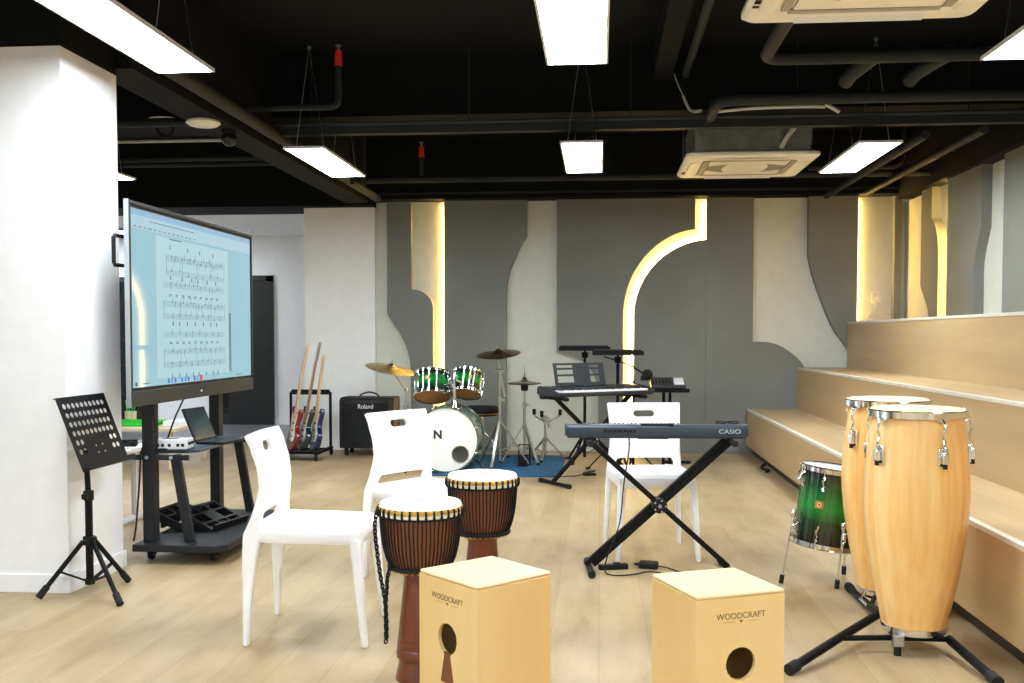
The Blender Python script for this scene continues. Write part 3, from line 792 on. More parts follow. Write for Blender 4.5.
def chain(b, pts, n):
    P = catmull(pts, 12); 
    L = [0]
    for p,q in zip(P,P[1:]): L.append(L[-1]+(q-p).length)
    for i in range(n):
        s = L[-1]*(i+0.5)/n; k = max(j for j in range(len(L)) if L[j] <= s); k = min(k,len(P)-2)
        p = P[k].lerp(P[k+1],(s-L[k])/max(1e-6,L[k+1]-L[k])); d = (P[k+1]-P[k]).normalized()
        ax = Vector((0.75,-0.66,0)) if i%2 else Vector((0.66,0.75,0))
        ax = (ax-d*ax.dot(d)).normalized(); sd = d.cross(ax)
        h = L[-1]/n*0.78
        b.tube([p+d*h*math.cos(2*PI*q/10)+sd*0.0062*math.sin(2*PI*q/10) for q in range(10)],0.0028,5,True)
b = mb(Matrix.Rotation(R(-12),4,'Z'))
chain(b,[(-0.146,-0.03,0.585),(-0.15,-0.045,0.52),(-0.133,-0.05,0.38),(-0.115,-0.052,0.28),(-0.112,-0.054,0.2),(-0.112,-0.054,0.135)],34)
chain(b,[(-0.085,-0.075,0.415),(-0.098,-0.085,0.37),(-0.104,-0.07,0.32),(-0.111,-0.055,0.27),(-0.108,-0.058,0.2),(-0.108,-0.06,0.15)],22)
b.build('cord_chain','rope_black',dj)

# ------------------------------------------------------------------ congas and their stand
def make_conga():
    t = thing('conga_drum', 'conga', 'conga')
    prof = [(0.108,0.0),(0.114,0.0),(0.125,0.065),(0.152,0.195),(0.176,0.345),(0.185,0.44),(0.188,0.505),(0.185,0.585),(0.177,0.67),(0.166,0.75),(0.157,0.815)]
    mb().lathe(prof,64).build('shell','conga',t,0,40)
    mb().lathe([(0.112,-0.004),(0.1165,-0.004),(0.1195,0.02),(0.116,0.022)],48,cap0=True,cap1=False).build('bottom_band','chrome',t)
    mb().lathe([(0.158,0.80),(0.165,0.806),(0.168,0.825),(0.162,0.832),(0.153,0.835),(0.002,0.836)],56,cap0=False).build('drum_skin','hide',t,0,40)
    mb().lathe([(0.03,0.8362),(0.03,0.8368),(0.002,0.8368)],20,cap0=False).build('skin_emblem','ac_grille',t)
    b = mb()
    NL = 5
    rows = []
    seg = 80
    for i in range(seg):
        a = 2*PI*i/seg
        ph = (a*NL/(2*PI))%1; dd = min(ph,1-ph)        # 0 at a lug
        low = 0.802-0.017*max(0,1-dd/0.13)
        u = Vector((math.sin(a),-math.cos(a),0))
        rows.append([b.v(u*0.1675+Vector((0,0,low))),b.v(u*0.177+Vector((0,0,low))),b.v(u*0.179+Vector((0,0,0.826))),b.v(u*0.175+Vector((0,0,0.83))),b.v(u*0.169+Vector((0,0,0.827)))])
    for i in range(seg): b.bridge(rows[i],rows[(i+1)%seg])
    b.build('rim','chrome',t,0,40)
    for k in range(NL):
        a = 2*PI*k/NL; u = Vector((math.sin(a),-math.cos(a),0)); s = Vector((math.cos(a),math.sin(a),0)); z = Vector((0,0,1))
        b = mb(); b.tube(catmull([u*0.175+z*0.8,u*0.188+z*0.79,u*0.193+z*0.76,u*0.186+z*0.735,u*0.195+z*0.70,u*0.197+z*0.655],4),0.0052,7)
        lg = b.build('tension_rod','chrome',t)
        m = Matrix.Identity(4)
        for i in range(3): m[i][0]=s[i]; m[i][1]=u[i]; m[i][2]=z[i]
        b = mb(m); b.box(-0.019,0.019,0.177,0.188,0.635,0.70); b.box(-0.011,0.011,0.188,0.206,0.645,0.685)
        b.build('lug_plate','chrome',lg,0.003)
        b = mb(m); b.cyl((0,0.197,0.628),(0,0.197,0.645),0.008).build('lug_nut','black_rubber',lg)
    return t
cg = make_conga(); cg2 = copy_tree(cg)
cg.location = (1.184,3.84,0.078); cg.rotation_euler = (0,0,R(12))
cg['label'] = 'natural wood conga drum in front, with bright chrome rim and lugs'
cg2.location = (1.232,4.39,0.08); cg2.rotation_euler = (0,0,R(-62))
cg2['label'] = 'natural wood conga drum half hidden behind the front one beside the tiers'
cg['group'] = cg2['group'] = 'natural wood congas'
cs = thing('conga_stand', 'black folding floor stand carrying the two wooden congas', 'drum stand', (1.2,4.1,0))
o0 = Vector((1.2,4.1,0))
def C(*p): return Vector(p)-o0
hub = C(1.06,4.09,0.16)
def leg(pts, nm='leg'):
    l = mb().tube([C(*p) for p in pts],0.017,10).build(nm,'black_metal',cs)
    p = C(*pts[-1]); q = C(*pts[-2]); d = (p-q).normalized()
    mb().cyl(p-d*0.05,p+d*0.005,0.021).build('rubber_foot','black_rubber',l)
    return l
leg([(1.12,4.05,0.075),(0.90,3.775,0.055),(0.66,3.49,0.021)])
leg([(1.30,3.80,0.05),(1.33,3.42,0.022)])
leg([(1.12,4.05,0.07),(1.13,4.3,0.045),(1.15,4.68,0.022)])
mb().tube([C(0.88,3.77,0.052),C(1.08,3.80,0.05),C(1.30,3.80,0.05)],0.0105,8).build('cross_bar','black_metal',cs)
mb().torus(C(1.184,3.84,0.062),0.085,0.009,28,8).build('cradle_ring','black_metal',cs)
mb().torus(C(1.232,4.39,0.065),0.085,0.009,28,8).cyl(C(1.12,4.2,0.06),C(1.17,4.33,0.065),0.009).build('cradle_ring','black_metal',cs)
mb().tube([C(1.125,4.31,0.09),C(1.10,4.28,0.07),C(1.12,4.22,0.05)],0.007,8).build('support_hook','chrome',cs)
mb().cyl(C(1.1,3.75,0.0),C(1.1,3.75,0.045),0.014,0.012).build('rubber_foot','black_rubber',cs)
mb().box(*(lambda a:(a.x-0.02,a.x+0.02,a.y-0.012,a.y+0.012,a.z-0.02,a.z+0.022))(C(1.1,3.745,0.055))).build('clamp','steel',cs,0.003)

# ------------------------------------------------------------------ green drums
def make_drum(name, label, cat, r, h, loc, rot, lugs, shell, bottom, badge=True, bot_r=None):
    t = thing(name, label, cat, loc, 0, None, rot)
    mb().lathe([(r-0.004,-h/2),(r,-h/2),(r,h/2),(r-0.004,h/2)],48).build('shell',shell,t,0,40)
    for z,s in ((h/2,1),(-h/2,-1)):
        mb().lathe([(r+0.001,z-0.012*s),(r+0.009,z-0.012*s),(r+0.010,z+0.008*s),(r+0.013,z+0.010*s),(r+0.008,z+0.014*s),(r+0.003,z+0.010*s)],48,cap0=False,cap1=False).build('hoop','chrome',t,0,40)
    mb().lathe([(r+0.003,h/2+0.004),(0.002,h/2+0.005)],40,cap0=False).build('drum_skin','white_head',t)
    mb().lathe([(0.002,-h/2-0.006),(r+0.003,-h/2-0.005)],40,cap1=False).build('bottom_skin',bottom,t)
    for k in range(lugs):
        a = 2*PI*(k+0.35)/lugs; u = Vector((math.sin(a),-math.cos(a),0)); z = Vector((0,0,1))
        b = mb()
        for s in ((1,-1) if h < 0.26 else (1,)):
            b.cyl(u*(r+0.011)+z*s*(h/2+0.004),u*(r+0.011)+z*s*(h/2-0.05),0.003,seg=6)
        if h < 0.26:
            b.tube([u*(r+0.002)+z*(h/2-0.035),u*(r+0.014)+z*(h/2-0.045),u*(r+0.014)-z*(h/2-0.045),u*(r+0.002)-z*(h/2-0.035)],0.006,8)
        else:
            for s in (1,-1):
                if s < 0: b.build('lug','chrome',t); b = mb(); b.cyl(u*(r+0.011)+z*s*(h/2+0.004),u*(r+0.011)+z*s*(h/2-0.05),0.003,seg=6)
                b.tube([u*(r-0.002)+z*s*(h/2-0.03),u*(r+0.014)+z*s*(h/2-0.045),u*(r+0.014)+z*s*(h/2-0.075),u*(r-0.002)+z*s*(h/2-0.09)],0.009,8)
        b.build('lug','chrome',t)
    if badge:
        a = R(badge); m = Matrix.Rotation(a,4,'Z')
        bb = mb(m).box(-0.02,0.02,-r-0.003,-r+0.001,0.0,0.034).build('badge','badge',t,0.002)
        mb(m).torus((0,-r-0.0035,0.017),0.009,0.0018,16,5,(0,1,0)).build('badge_emblem','cream',bb)
    return t
ft = make_drum('floor_tom','green fading-to-black floor drum on three legs beside the wooden congas','drum',0.152,0.355,(1.095,4.83,0.37),(R(0),R(7),0),8,burst('green_burst_tall',0.355),'white_head',-32)
inv = (Matrix.Translation((1.095,4.83,0.37)) @ Euler((0,R(7),0)).to_matrix().to_4x4()).inverted()
for foot, top in (((0.86,4.78,0.008),(0.915,4.78,0.34)),((1.10,4.70,0.008),(1.12,4.672,0.3)),((1.2,4.99,0.008),(1.2,4.93,0.3))):
    f, p = inv @ Vector(foot), inv @ Vector(top)
    b = mb().tube([p, p.lerp(f,0.55), f],0.005,8); l = b.build('leg','chrome',ft)
    mb().cyl(f, f+(p-f).normalized()*0.04,0.011).build('rubber_foot','black_rubber',l)
    b = mb().sphere(p,(0.014,0.014,0.022),10,6); b.build('leg_bracket','chrome',l)

# ------------------------------------------------------------------ music stand by the pillar
ms = thing('music_stand', 'black perforated orchestra music stand in front of the white pillar', 'music stand', (-2.325,4.335,0), 90)
mb().cyl((0,0,0.05),(0,0,0.46),0.0165).build('lower_pole','black_metal',ms)
mb().cyl((0,0,0.44),(0,0.01,0.66),0.0125).build('upper_pole','black_metal',ms)
mb().cyl((0,0,0.43),(0,0,0.475),0.023).box(-0.045,-0.015,-0.012,0.012,0.44,0.465).build('height_clamp','black_plastic',ms,0.003)
mb().cyl((0,0,0.225),(0,0,0.265),0.028).box(-0.05,0.05,-0.012,0.012,0.235,0.255).build('leg_collar','black_plastic',ms,0.003)
mb().cyl((0,0,0.045),(0,0,0.07),0.022).build('lower_collar','black_plastic',ms)
for fx,fy in ((-0.13,0.17),(-0.205,-0.245),(0.205,-0.08)):
    p = Vector((fx*0.12,fy*0.12,0.245)); f = Vector((fx,fy,0.014))
    l = mb().tube([p,f],0.011,10).build('leg','black_metal',ms)
    d = (f-p).normalized()
    mb().cyl(f-d*0.055,f+d*0.004,0.0155).build('rubber_foot','black_rubber',l)
    mb().bar((fx*0.06,fy*0.06,0.06),p.lerp(f,0.55),0.02,0.007).build('brace','black_metal',l)
dm = Matrix.Translation((0.055,0.0,0.745)) @ Matrix.Rotation(R(-21),4,'X')
b = mb(dm)
Wd, Hd = 0.43, 0.345; x0, z0 = -Wd/2, -Hd/2
nx, nz = 10, 7; mx_, mz_ = 0.028, 0.022
gx = [x0]+[x0+mx_+(Wd-2*mx_)*i/nx for i in range(nx+1)]+[-x0]
gz = [z0]+[z0+mz_+(Hd-2*mz_)*i/nz for i in range(nz+1)]+[-z0]
for yy, flip in ((-0.0012,False),(0.0012,True)):
    V = {}
    for i,x in enumerate(gx):
        for j,z in enumerate(gz): V[i,j] = b.v((x,yy,z))
    for i in range(len(gx)-1):
        for j in range(len(gz)-1):
            ci, cj = i-1, j-1
            hole = 0<=ci<nx and ((cj in (3,4,5,6)) or (cj in (1,2) and ci in (0,1,8,9)))
            q = [V[i,j],V[i+1,j],V[i+1,j+1],V[i,j+1]]
            if not hole: b.f(q); continue
            cx, cz = (gx[i]+gx[i+1])/2, (gz[j]+gz[j+1])/2; n = 16
            ring = [b.v((cx+0.0128*math.cos(2*PI*k/n+R(225))*1.18,yy,cz+0.0128*math.sin(2*PI*k/n+R(225)))) for k in range(n)]
            for c in range(4):
                seg = [ring[(4*c+k)%n] for k in range(5)]
                b.f([q[c]]+[q[(c+1)%4]]+seg[::-1])
dsk = b.build('desk','black_metal',ms,0,20)
b = mb(dm); b.box(-Wd/2,Wd/2,-0.035,0.0012,-Hd/2-0.003,-Hd/2).box(-Wd/2,Wd/2,-0.037,-0.035,-Hd/2-0.003,-Hd/2+0.018).build('lip','black_metal',dsk)
b = mb(dm); b.box(-Wd/2,Wd/2,0.0012,0.012,Hd/2-0.003,Hd/2).build('top_flange','black_metal',dsk)
b = mb(dm); 
for x in (-0.03,0.03):
    for z in (-0.07,-0.105): b.cyl((x,-0.004,z),(x,0.004,z),0.004)
b.build('rivets','silver',dsk)
b = mb(dm); b.box(-0.05,0.05,0.003,0.02,-0.14,-0.05).cyl((-0.05,0.02,-0.1),(0.05,0.02,-0.1),0.016).build('tilt_bracket','black_plastic',ms,0.002)
b = mb(dm); b.tube([(0.22,-0.03,-Hd/2-0.006),(-0.03,-0.06,-Hd/2-0.006),(-0.04,-0.063,-Hd/2-0.004)],0.002,6).build('page_wire','dark_grey_metal',ms)
# ------------------------------------------------------------------ interactive display on a wheeled cart
# local frame of the display: x runs along world +Y (near to far), front faces world +X
TV0 = (-2.25, 4.61, 0.0)
tv = thing('interactive_display', 'large wall-sized touch display showing sheet music, held on the charcoal cart', 'display', TV0, 90)
W_, Z0, Z1 = 1.70, 0.835, 1.835
b = mb(); b.box(0,W_,0.0,0.022,Z0,Z0+0.075).box(0,W_,0,0.022,Z1-0.018,Z1).box(0,0.018,0,0.022,Z0+0.075,Z1-0.018).box(W_-0.018,W_,0,0.022,Z0+0.075,Z1-0.018)
b.build('frame','dark_grey_metal',tv,0.002)
mb().box(-0.004,0.0,-0.001,0.0225,Z0-0.002,Z1+0.002).build('side_edge','silver',tv)
mb().box(0.06,W_-0.06,0.0225,0.045,Z0+0.04,Z1-0.04).box(0.15,W_-0.15,0.045,0.075,Z0+0.1,Z1-0.12).build('back_shell','black_plastic',tv,0.004)
mb().box(0.018,W_-0.018,0.006,0.021,Z0+0.075,Z1-0.018).build('bezel','black_plastic',tv)
SX0, SX1, SZ0, SZ1 = 0.034, W_-0.034, Z0+0.092, Z1-0.034
scr = mb().box(SX0,SX1,0.004,0.006,SZ0,SZ1).build('screen','screen',tv)
def flat(boxes, name, m, d=0.0036):
    b = mb()
    for x0,x1,z0,z1 in boxes: b.box(x0,x1,d,0.004,z0,z1)
    return b.build(name,m,scr)
flat([(SX0,SX1,SZ1-0.03,SZ1)],'browser_tab_bar','bar_blue')
flat([(SX0,SX1,SZ1-0.095,SZ1-0.03)],'browser_toolbar','bar',0.0037)
rnd = random.Random(3)
flat([(SX0+0.02+i*0.055+rnd.random()*0.01, SX0+0.045+i*0.055+rnd.random()*0.012, SZ1-0.088, SZ1-0.082) for i in range(14)]+[(SX0+0.2,SX0+0.75,SZ1-0.05,SZ1-0.046)],'browser_text','score_ink',0.0033)
PX0, PX1 = 0.30, 1.28
flat([(PX0,PX1,SZ0+0.035,SZ1-0.11)],'music_page','page')
flat([(PX1+0.01,PX1+0.045,SZ0+0.04,1.32)],'scroll_panel','scrollbar')
def staff(x0,x1,z,h=0.026): return [(x0,x1,z+h*k/4-0.0006,z+h*k/4+0.0006) for k in range(5)]
lines = []; notes = []
def grand(x0,x1,zt,zb):
    L = staff(x0,x1,zt)+staff(x0,x1,zb)
    L += [(x0,x0+0.003,zb,zt+0.026)]
    for k in range(1,5): L.append((x0+(x1-x0)*k/4-0.0012,x0+(x1-x0)*k/4+0.0012,zb,zt+0.026))
    return L
def scatter(x0,x1,zb,n,dense=1.0):
    out = []
    for k in range(n):
        x = x0+0.07+(x1-x0-0.09)*k/n+rnd.random()*0.02
        z = zb+rnd.random()*0.024
        out.append((x,x+0.011,z,z+0.008)); s = 1 if rnd.random()<0.6 else -1
        out.append((x+(0.009 if s>0 else 0),x+(0.011 if s>0 else 0.002),z if s>0 else z-0.026,z+0.03 if s>0 else z))
    return out
XL, XR = 0.40, 1.22
lines += grand(XL+0.02,XR,1.575,1.50); notes += scatter(XL,XR,1.575,26)+scatter(XL,XR,1.50,7)
lines += staff(XL-0.02,XR,1.435); notes += scatter(XL,XR,1.435,13)
lines += grand(XL-0.02,XR,1.335,1.27); notes += scatter(XL,XR,1.335,15)+scatter(XL,XR,1.27,9)
lines += staff(XL-0.02,XR,1.175); notes += scatter(XL,XR,1.175,8)
lines += grand(XL-0.02,XR,1.085,1.015); notes += scatter(XL,XR,1.085,10)+scatter(XL,XR,1.015,9)
flat(lines,'staff_lines','score_ink',0.0034)
flat(notes,'notes','score_ink',0.0032)
ch_ = []
for z,n in ((1.635,4),(1.482-0.0,0),(1.475,6),(1.385,0),(1.235,7),(0.955,8)):
    for k in range(n):
        x = XL+0.06+(XR-XL-0.1)*(k+rnd.random()*0.35)/max(1,n); ch_.append((x,x+0.010,z,z+0.022))
for z in (1.395,1.388,1.145,1.138):
    for k in range(9):
        x = XL+0.05+(XR-XL-0.1)*k/9; ch_.append((x,x+0.02+rnd.random()*0.02,z,z+0.004))
ch_.append((XL+0.06,XL+0.22,1.685,1.690))
flat(ch_,'chord_symbols','score_dark',0.0031)
icx = [0.42+0.042*k for k in range(12)]
flat([(x,x+0.022,SZ0+0.006,SZ0+0.03) for x in icx[0::4]],'taskbar_icons_blue','ico_blue')
flat([(x,x+0.022,SZ0+0.006,SZ0+0.03) for x in icx[1::4]],'taskbar_icons_cyan','ico_cyan')
flat([(x,x+0.022,SZ0+0.006,SZ0+0.03) for x in icx[2::4]],'taskbar_icons_purple','ico_purple')
flat([(icx[10],icx[10]+0.034,SZ0+0.002,SZ0+0.034)],'taskbar_icon_red','ico_red',0.0033)
flat([(SX0+0.02,SX0+0.04,SZ0+0.008,SZ0+0.026)],'start_icon','score_dark')
flat([(SX0+0.09,SX0+0.17,SZ0+0.014,SZ0+0.019),(1.4,1.5,SZ0+0.012,SZ0+0.016)],'taskbar_text','score_ink')
mb().box(W_/2-0.012,W_/2+0.012,-0.0012,0,Z0+0.03,Z0+0.042).build('maker_mark','letter_white',tv)
mb().box(W_-0.14,W_-0.125,-0.0012,0,Z0+0.04,Z0+0.048).build('power_light','ico_blue',tv)
mb().sphere((W_*0.5,-0.0,Z1-0.009),(0.005,0.002,0.004)).build('sensor','black_plastic',tv)
mb().tube([(0.065,0.045,1.66),(-0.02,0.06,1.66),(-0.032,0.06,1.65),(-0.032,0.06,1.53),(-0.02,0.06,1.52),(0.065,0.045,1.52)],0.010,8).build('carry_handle','black_plastic',tv)
mb().cyl((W_-0.012,0.02,Z1),(W_-0.012,0.02,Z1+0.03),0.005).build('antenna','silver',tv)

ct = thing('display_cart', 'charcoal wheeled cart with shelf and slanted legs carrying the display', 'cart', (-2.34,5.0,0))
poly = [(-0.06,-0.10),(0.38,-0.10),(0.43,-0.05),(0.43,0.93),(0.38,0.98),(-0.06,0.98)]
mb().prism(poly,0.068,0.105,'xy').build('base','cart',ct,0.004)
for y in (0.0,0.90):
    mb().box(-0.03,0.03,y-0.035,y+0.035,0.105,1.45).build('post','cart',ct,0.003)
    l = mb(); l.bar((0.205,y+0.01,0.105),(0.13,y+0.01,0.56),0.03,0.05,(1,0,0)); l.build('slanted_leg','cart',ct,0.002)
    mb().box(-0.08,0.215,y-0.03,y-0.012,0.535,0.562).build('shelf_bracket','cart',ct)
    for x in (-0.005,0.125): mb().cyl((x,y-0.031,0.549),(x,y-0.04,0.549),0.009).build('bolt','silver',ct)
mb().box(-0.028,0.028,0.0,0.9,0.95,1.0).box(-0.028,0.028,0,0.9,1.3,1.34).build('cross_rail','cart',ct)
sh = [(-0.06,0.0),(0.16,0.06),(0.225,0.1),(0.225,0.70),(0.2,0.80),(-0.06,0.84)]
mb().prism(sh,0.562,0.578,'xy').build('shelf','keyboard_body',ct,0.003)
for x,y in ((-0.02,0.04),(0.33,0.02),(-0.02,0.88),(0.33,0.88)):
    c = mb().cyl((x-0.012,y,0.03),(x+0.012,y,0.03),0.03,seg=18).build('caster','black_rubber',ct,0.004)
    mb().box(x-0.022,x+0.022,y-0.008,y+0.02,0.03,0.068).build('caster_fork','black_metal',c)
    mb().cyl((x-0.014,y,0.03),(x+0.014,y,0.03),0.012).build('caster_hub','silver',c)
tag(mb().tube(catmull([(-2.31,4.95,0.84),(-2.30,4.97,0.7),(-2.36,4.95,0.6),(-2.385,4.96,0.4),(-2.39,4.93,0.2),(-2.40,4.92,0.12)],6),0.005,6).build('display_cable','black_rubber'),'black cable running down the near post of the display cart','cable')
tag(mb().tube(catmull([(-2.29,5.32,0.84),(-2.30,5.22,0.74),(-2.30,5.12,0.63),(-2.3,5.10,0.583)],6),0.005,6).build('display_cable','black_rubber'),'black cable slanting from under the display to the cart shelf','cable')
# devices on the shelf
bx = thing('audio_interface', 'white box with black sockets on the cart shelf, beside the laptop', 'audio device', (-2.265,5.08,0.5785), 6)
mb().box(-0.09,0.10,-0.05,0.07,0.006,0.058).build('body','box_white',bx,0.004)
mb().box(-0.095,0.105,-0.055,0.075,0.0,0.006).build('base','keyboard_body',bx)
b = mb()
for x in (-0.06,-0.035,0.0,0.045,0.07): b.box(x,x+0.016,-0.0512,-0.049,0.02,0.036)
b.build('sockets','black_plastic',bx)
mb().box(-0.04,0.04,-0.02,0.03,0.058,0.0592).build('top_label','black_plastic',bx)
for k in range(3): mb().cyl((0.1,-0.02+0.03*k,0.035),(0.108,-0.02+0.03*k,0.035),0.008).build('knob','black_plastic',bx)
lt = thing('laptop', 'small open dark laptop on the cart shelf behind the white box', 'laptop', (-2.225,5.46,0.578), 82)
mb().box(-0.115,0.115,-0.17,0.0,0.0,0.014).build('keyboard_base','black_plastic',lt,0.003)
lm = Matrix.Translation((0,0.0,0.012)) @ Matrix.Rotation(R(-24),4,'X')
mb(lm).box(-0.115,0.115,-0.002,0.008,0.0,0.2).build('lid','black_plastic',lt,0.003)
mb(lm).box(-0.103,0.103,-0.0032,-0.002,0.012,0.188).build('screen','tablet_glass',lt)
b = mb()
for r_ in range(5):
    for c in range(12): b.box(-0.103+c*0.0175,-0.09+c*0.0175,-0.09+r_*0.016,-0.078+r_*0.016,0.014,0.0155)
b.build('keys','keyboard_body',lt)
ml = [tag(mb().tube(catmull([(-2.38,5.06,0.583),(-2.30,5.02,0.583),(-2.25,5.0,0.59),(-2.33,5.04,0.585)],5),0.004,6).build('device_lead','black_rubber'),'short black lead curled at the shelf end by the white box','cable')]
# two black trays leaning together on the cart base
def tray_rack(loc, rz, label):
    t = thing('laptop_tray', label, 'tray', loc, rz)
    m = Matrix.Rotation(R(24),4,'X')
    b = mb(m)
    w_, h_ = 0.17, 0.24
    xs = [-w_,-w_+0.018,-0.055,-0.04,0.04,0.055,w_-0.018,w_]; zs = [0,0.02,0.06,0.075,0.15,0.165,h_-0.02,h_]
    for i in range(7):
        for j in range(7):
            if i in (1,3,5) and j in (1,3,5) and not (i==3 and j==3): continue
            b.box(xs[i],xs[i+1],zs[j],zs[j+1],0.0,0.014)
    b.build('frame','black_plastic',t)
    mb(m).box(-w_,w_,-0.012,0.0,0.0,0.045).build('lip','black_plastic',t,0.003)
    mb(m).box(-w_,-w_+0.02,0.03,h_,-0.03,0.0).box(w_-0.02,w_,0.03,h_,-0.03,0.0).build('side_rail','black_plastic',t)
    mb().bar((0,0.2,0.0),(0,0.2,0.088),0.2,0.015).build('prop','black_plastic',t)
    return t
tray_rack((-2.085,5.42,0.108),78,'black slotted laptop tray lying in front on the cart base')
tray_rack((-2.23,5.42,0.108),86,'black slotted laptop tray behind the other one, against the cart posts')

# tables behind the display
wt = thing('white_table', 'white table with bent white metal leg half hidden behind the pillar', 'table', (-3.3,6.1,0))
mb().box(-0.6,0.42,-0.35,0.3,0.455,0.48).build('tabletop','wall_white',wt,0.004)
for x in (-0.5,0.36): 
    mb().tube([(x-0.02,-0.35,0.02),(x,0.0,0.03),(x,0.2,0.02)],0.022,8).tube([(x,-0.05,0.03),(x,-0.05,0.455)],0.02,8).build('leg','box_white',wt)
b = mb()
tag(mb().tube(catmull([(-3.0,5.95,0.486),(-2.95,5.9,0.49),(-2.91,5.97,0.52),(-2.93,6.05,0.487),(-3.05,6.0,0.487),(-2.98,5.88,0.487)],5),0.006,6).build('tangled_lead','black_rubber'),'tangle of black leads on the white table end','cable')
dv = thing('small_adapter','small black adapter lying on the white table end','adapter',(-3.02,6.16,0.481),20)
mb().box(-0.05,0.05,-0.03,0.03,0,0.035).build('body','black_plastic',dv,0.005); mb().cyl((0.05,0,0.017),(0.075,0,0.017),0.008).build('plug','box_white',dv)
lt2 = thing('low_table', 'low pale wood table behind the display cart holding a green tray', 'table', (-4.1,8.8,0))
mb().box(-0.62,0.40,-0.4,0.45,0.34,0.37).build('tabletop','birch',lt2,0.004)
for x in (-0.55,0.33):
    for y in (-0.34,0.38): mb().frustum((x,y,0),(0.015,0.015),(x,y,0.34),(0.02,0.02)).build('leg','birch',lt2)
gt = thing('green_tray', 'bright lime green tray on the low pale table', 'tray', (-4.25,8.7,0.37), 6)
b = mb(); b.box(-0.24,0.26,-0.14,0.14,0,0.01).box(-0.24,0.26,-0.14,-0.13,0.01,0.04).box(-0.24,0.26,0.13,0.14,0.01,0.04).box(-0.24,-0.23,-0.13,0.13,0.01,0.04).box(0.25,0.26,-0.13,0.13,0.01,0.04)
b.build('body','lime',gt,0.003); mb().tube([(0.26,-0.05,0.03),(0.3,-0.03,0.045),(0.3,0.03,0.045),(0.26,0.05,0.03)],0.008,8).build('handle','lime',gt)
cu = thing('storage_cup', 'pale wooden cup holding green pens on the low table', 'cup', (-4.36,8.92,0.37))
mb().lathe([(0.05,0),(0.055,0.11),(0.05,0.11),(0.046,0.01)],20).build('cup','birch',cu)
for k in range(4): mb().cyl((0.02*math.cos(k*1.6),0.02*math.sin(k*1.6),0.012),(0.045*math.cos(k*1.6),0.045*math.sin(k*1.6),0.17+0.02*k),0.005).build('pen','lime',cu)
wx = thing('white_carton', 'white flat carton lying on the right end of the low pale table', 'box', (-3.78,8.75,0.371), -5)
mb().box(-0.13,0.1,-0.13,0.13,0,0.045).build('carton','wall_white',wx,0.003); mb().box(-0.131,0.101,-0.01,0.01,0.03,0.046).build('tape_strip','cream',wx)

# ------------------------------------------------------------------ guitars, rack, amplifier
rk = thing('guitar_rack', 'black wheeled rack holding three electric guitars by the white column', 'guitar rack', (-2.86,9.45,0))
b = mb(); b.tube([(-0.2,0.2,0.08),(-0.2,0.2,0.62),(-0.185,0.2,0.635),(0.185,0.2,0.635),(0.2,0.2,0.62),(0.2,0.2,0.08)],0.014,8)
b.build('back_frame','black_metal',rk)
mb().box(-0.19,0.19,0.19,0.225,0.60,0.65).build('neck_pad','black_rubber',rk,0.006)
for x in (-0.2,0.2):
    mb().box(x-0.014,x+0.014,-0.33,0.24,0.06,0.085).build('side_foot','black_metal',rk)
    for y in (-0.32,0.22):
        mb().cyl((x-0.012,y,0.028),(x+0.012,y,0.028),0.028,seg=14).box(x-0.006,x+0.006,y-0.01,y+0.01,0.03,0.062).build('caster','black_rubber',rk)
mb().box(-0.2,0.2,-0.3,-0.27,0.065,0.09).box(-0.2,0.2,0.02,0.05,0.065,0.09).box(-0.2,0.2,-0.27,0.02,0.065,0.072).build('base_tray','black_metal',rk)
body_o = [(0,0.0),(0.075,0.005),(0.135,0.045),(0.16,0.105),(0.15,0.16),(0.115,0.205),(0.105,0.235),(0.125,0.29),(0.145,0.345),(0.14,0.385),(0.115,0.39),(0.075,0.345),(0.05,0.32),(0.03,0.315),
          (-0.03,0.315),(-0.05,0.325),(-0.085,0.365),(-0.12,0.42),(-0.15,0.425),(-0.155,0.38),(-0.125,0.3),(-0.105,0.24),(-0.115,0.2),(-0.15,0.155),(-0.16,0.1),(-0.135,0.045),(-0.075,0.005)]
def smooth_closed(p, n=3):
    out = []; N = len(p)
    for i in range(N):
        p0,p1,p2,p3 = (Vector(p[(i+k-1)%N]) for k in range(4))
        for k in range(n):
            t = k/n; q = 0.5*((2*p1)+(p2-p0)*t+(2*p0-5*p1+4*p2-p3)*t*t+(3*p1-p0-3*p2+p3)*t**3); out.append((q.x,q.y))
    return out
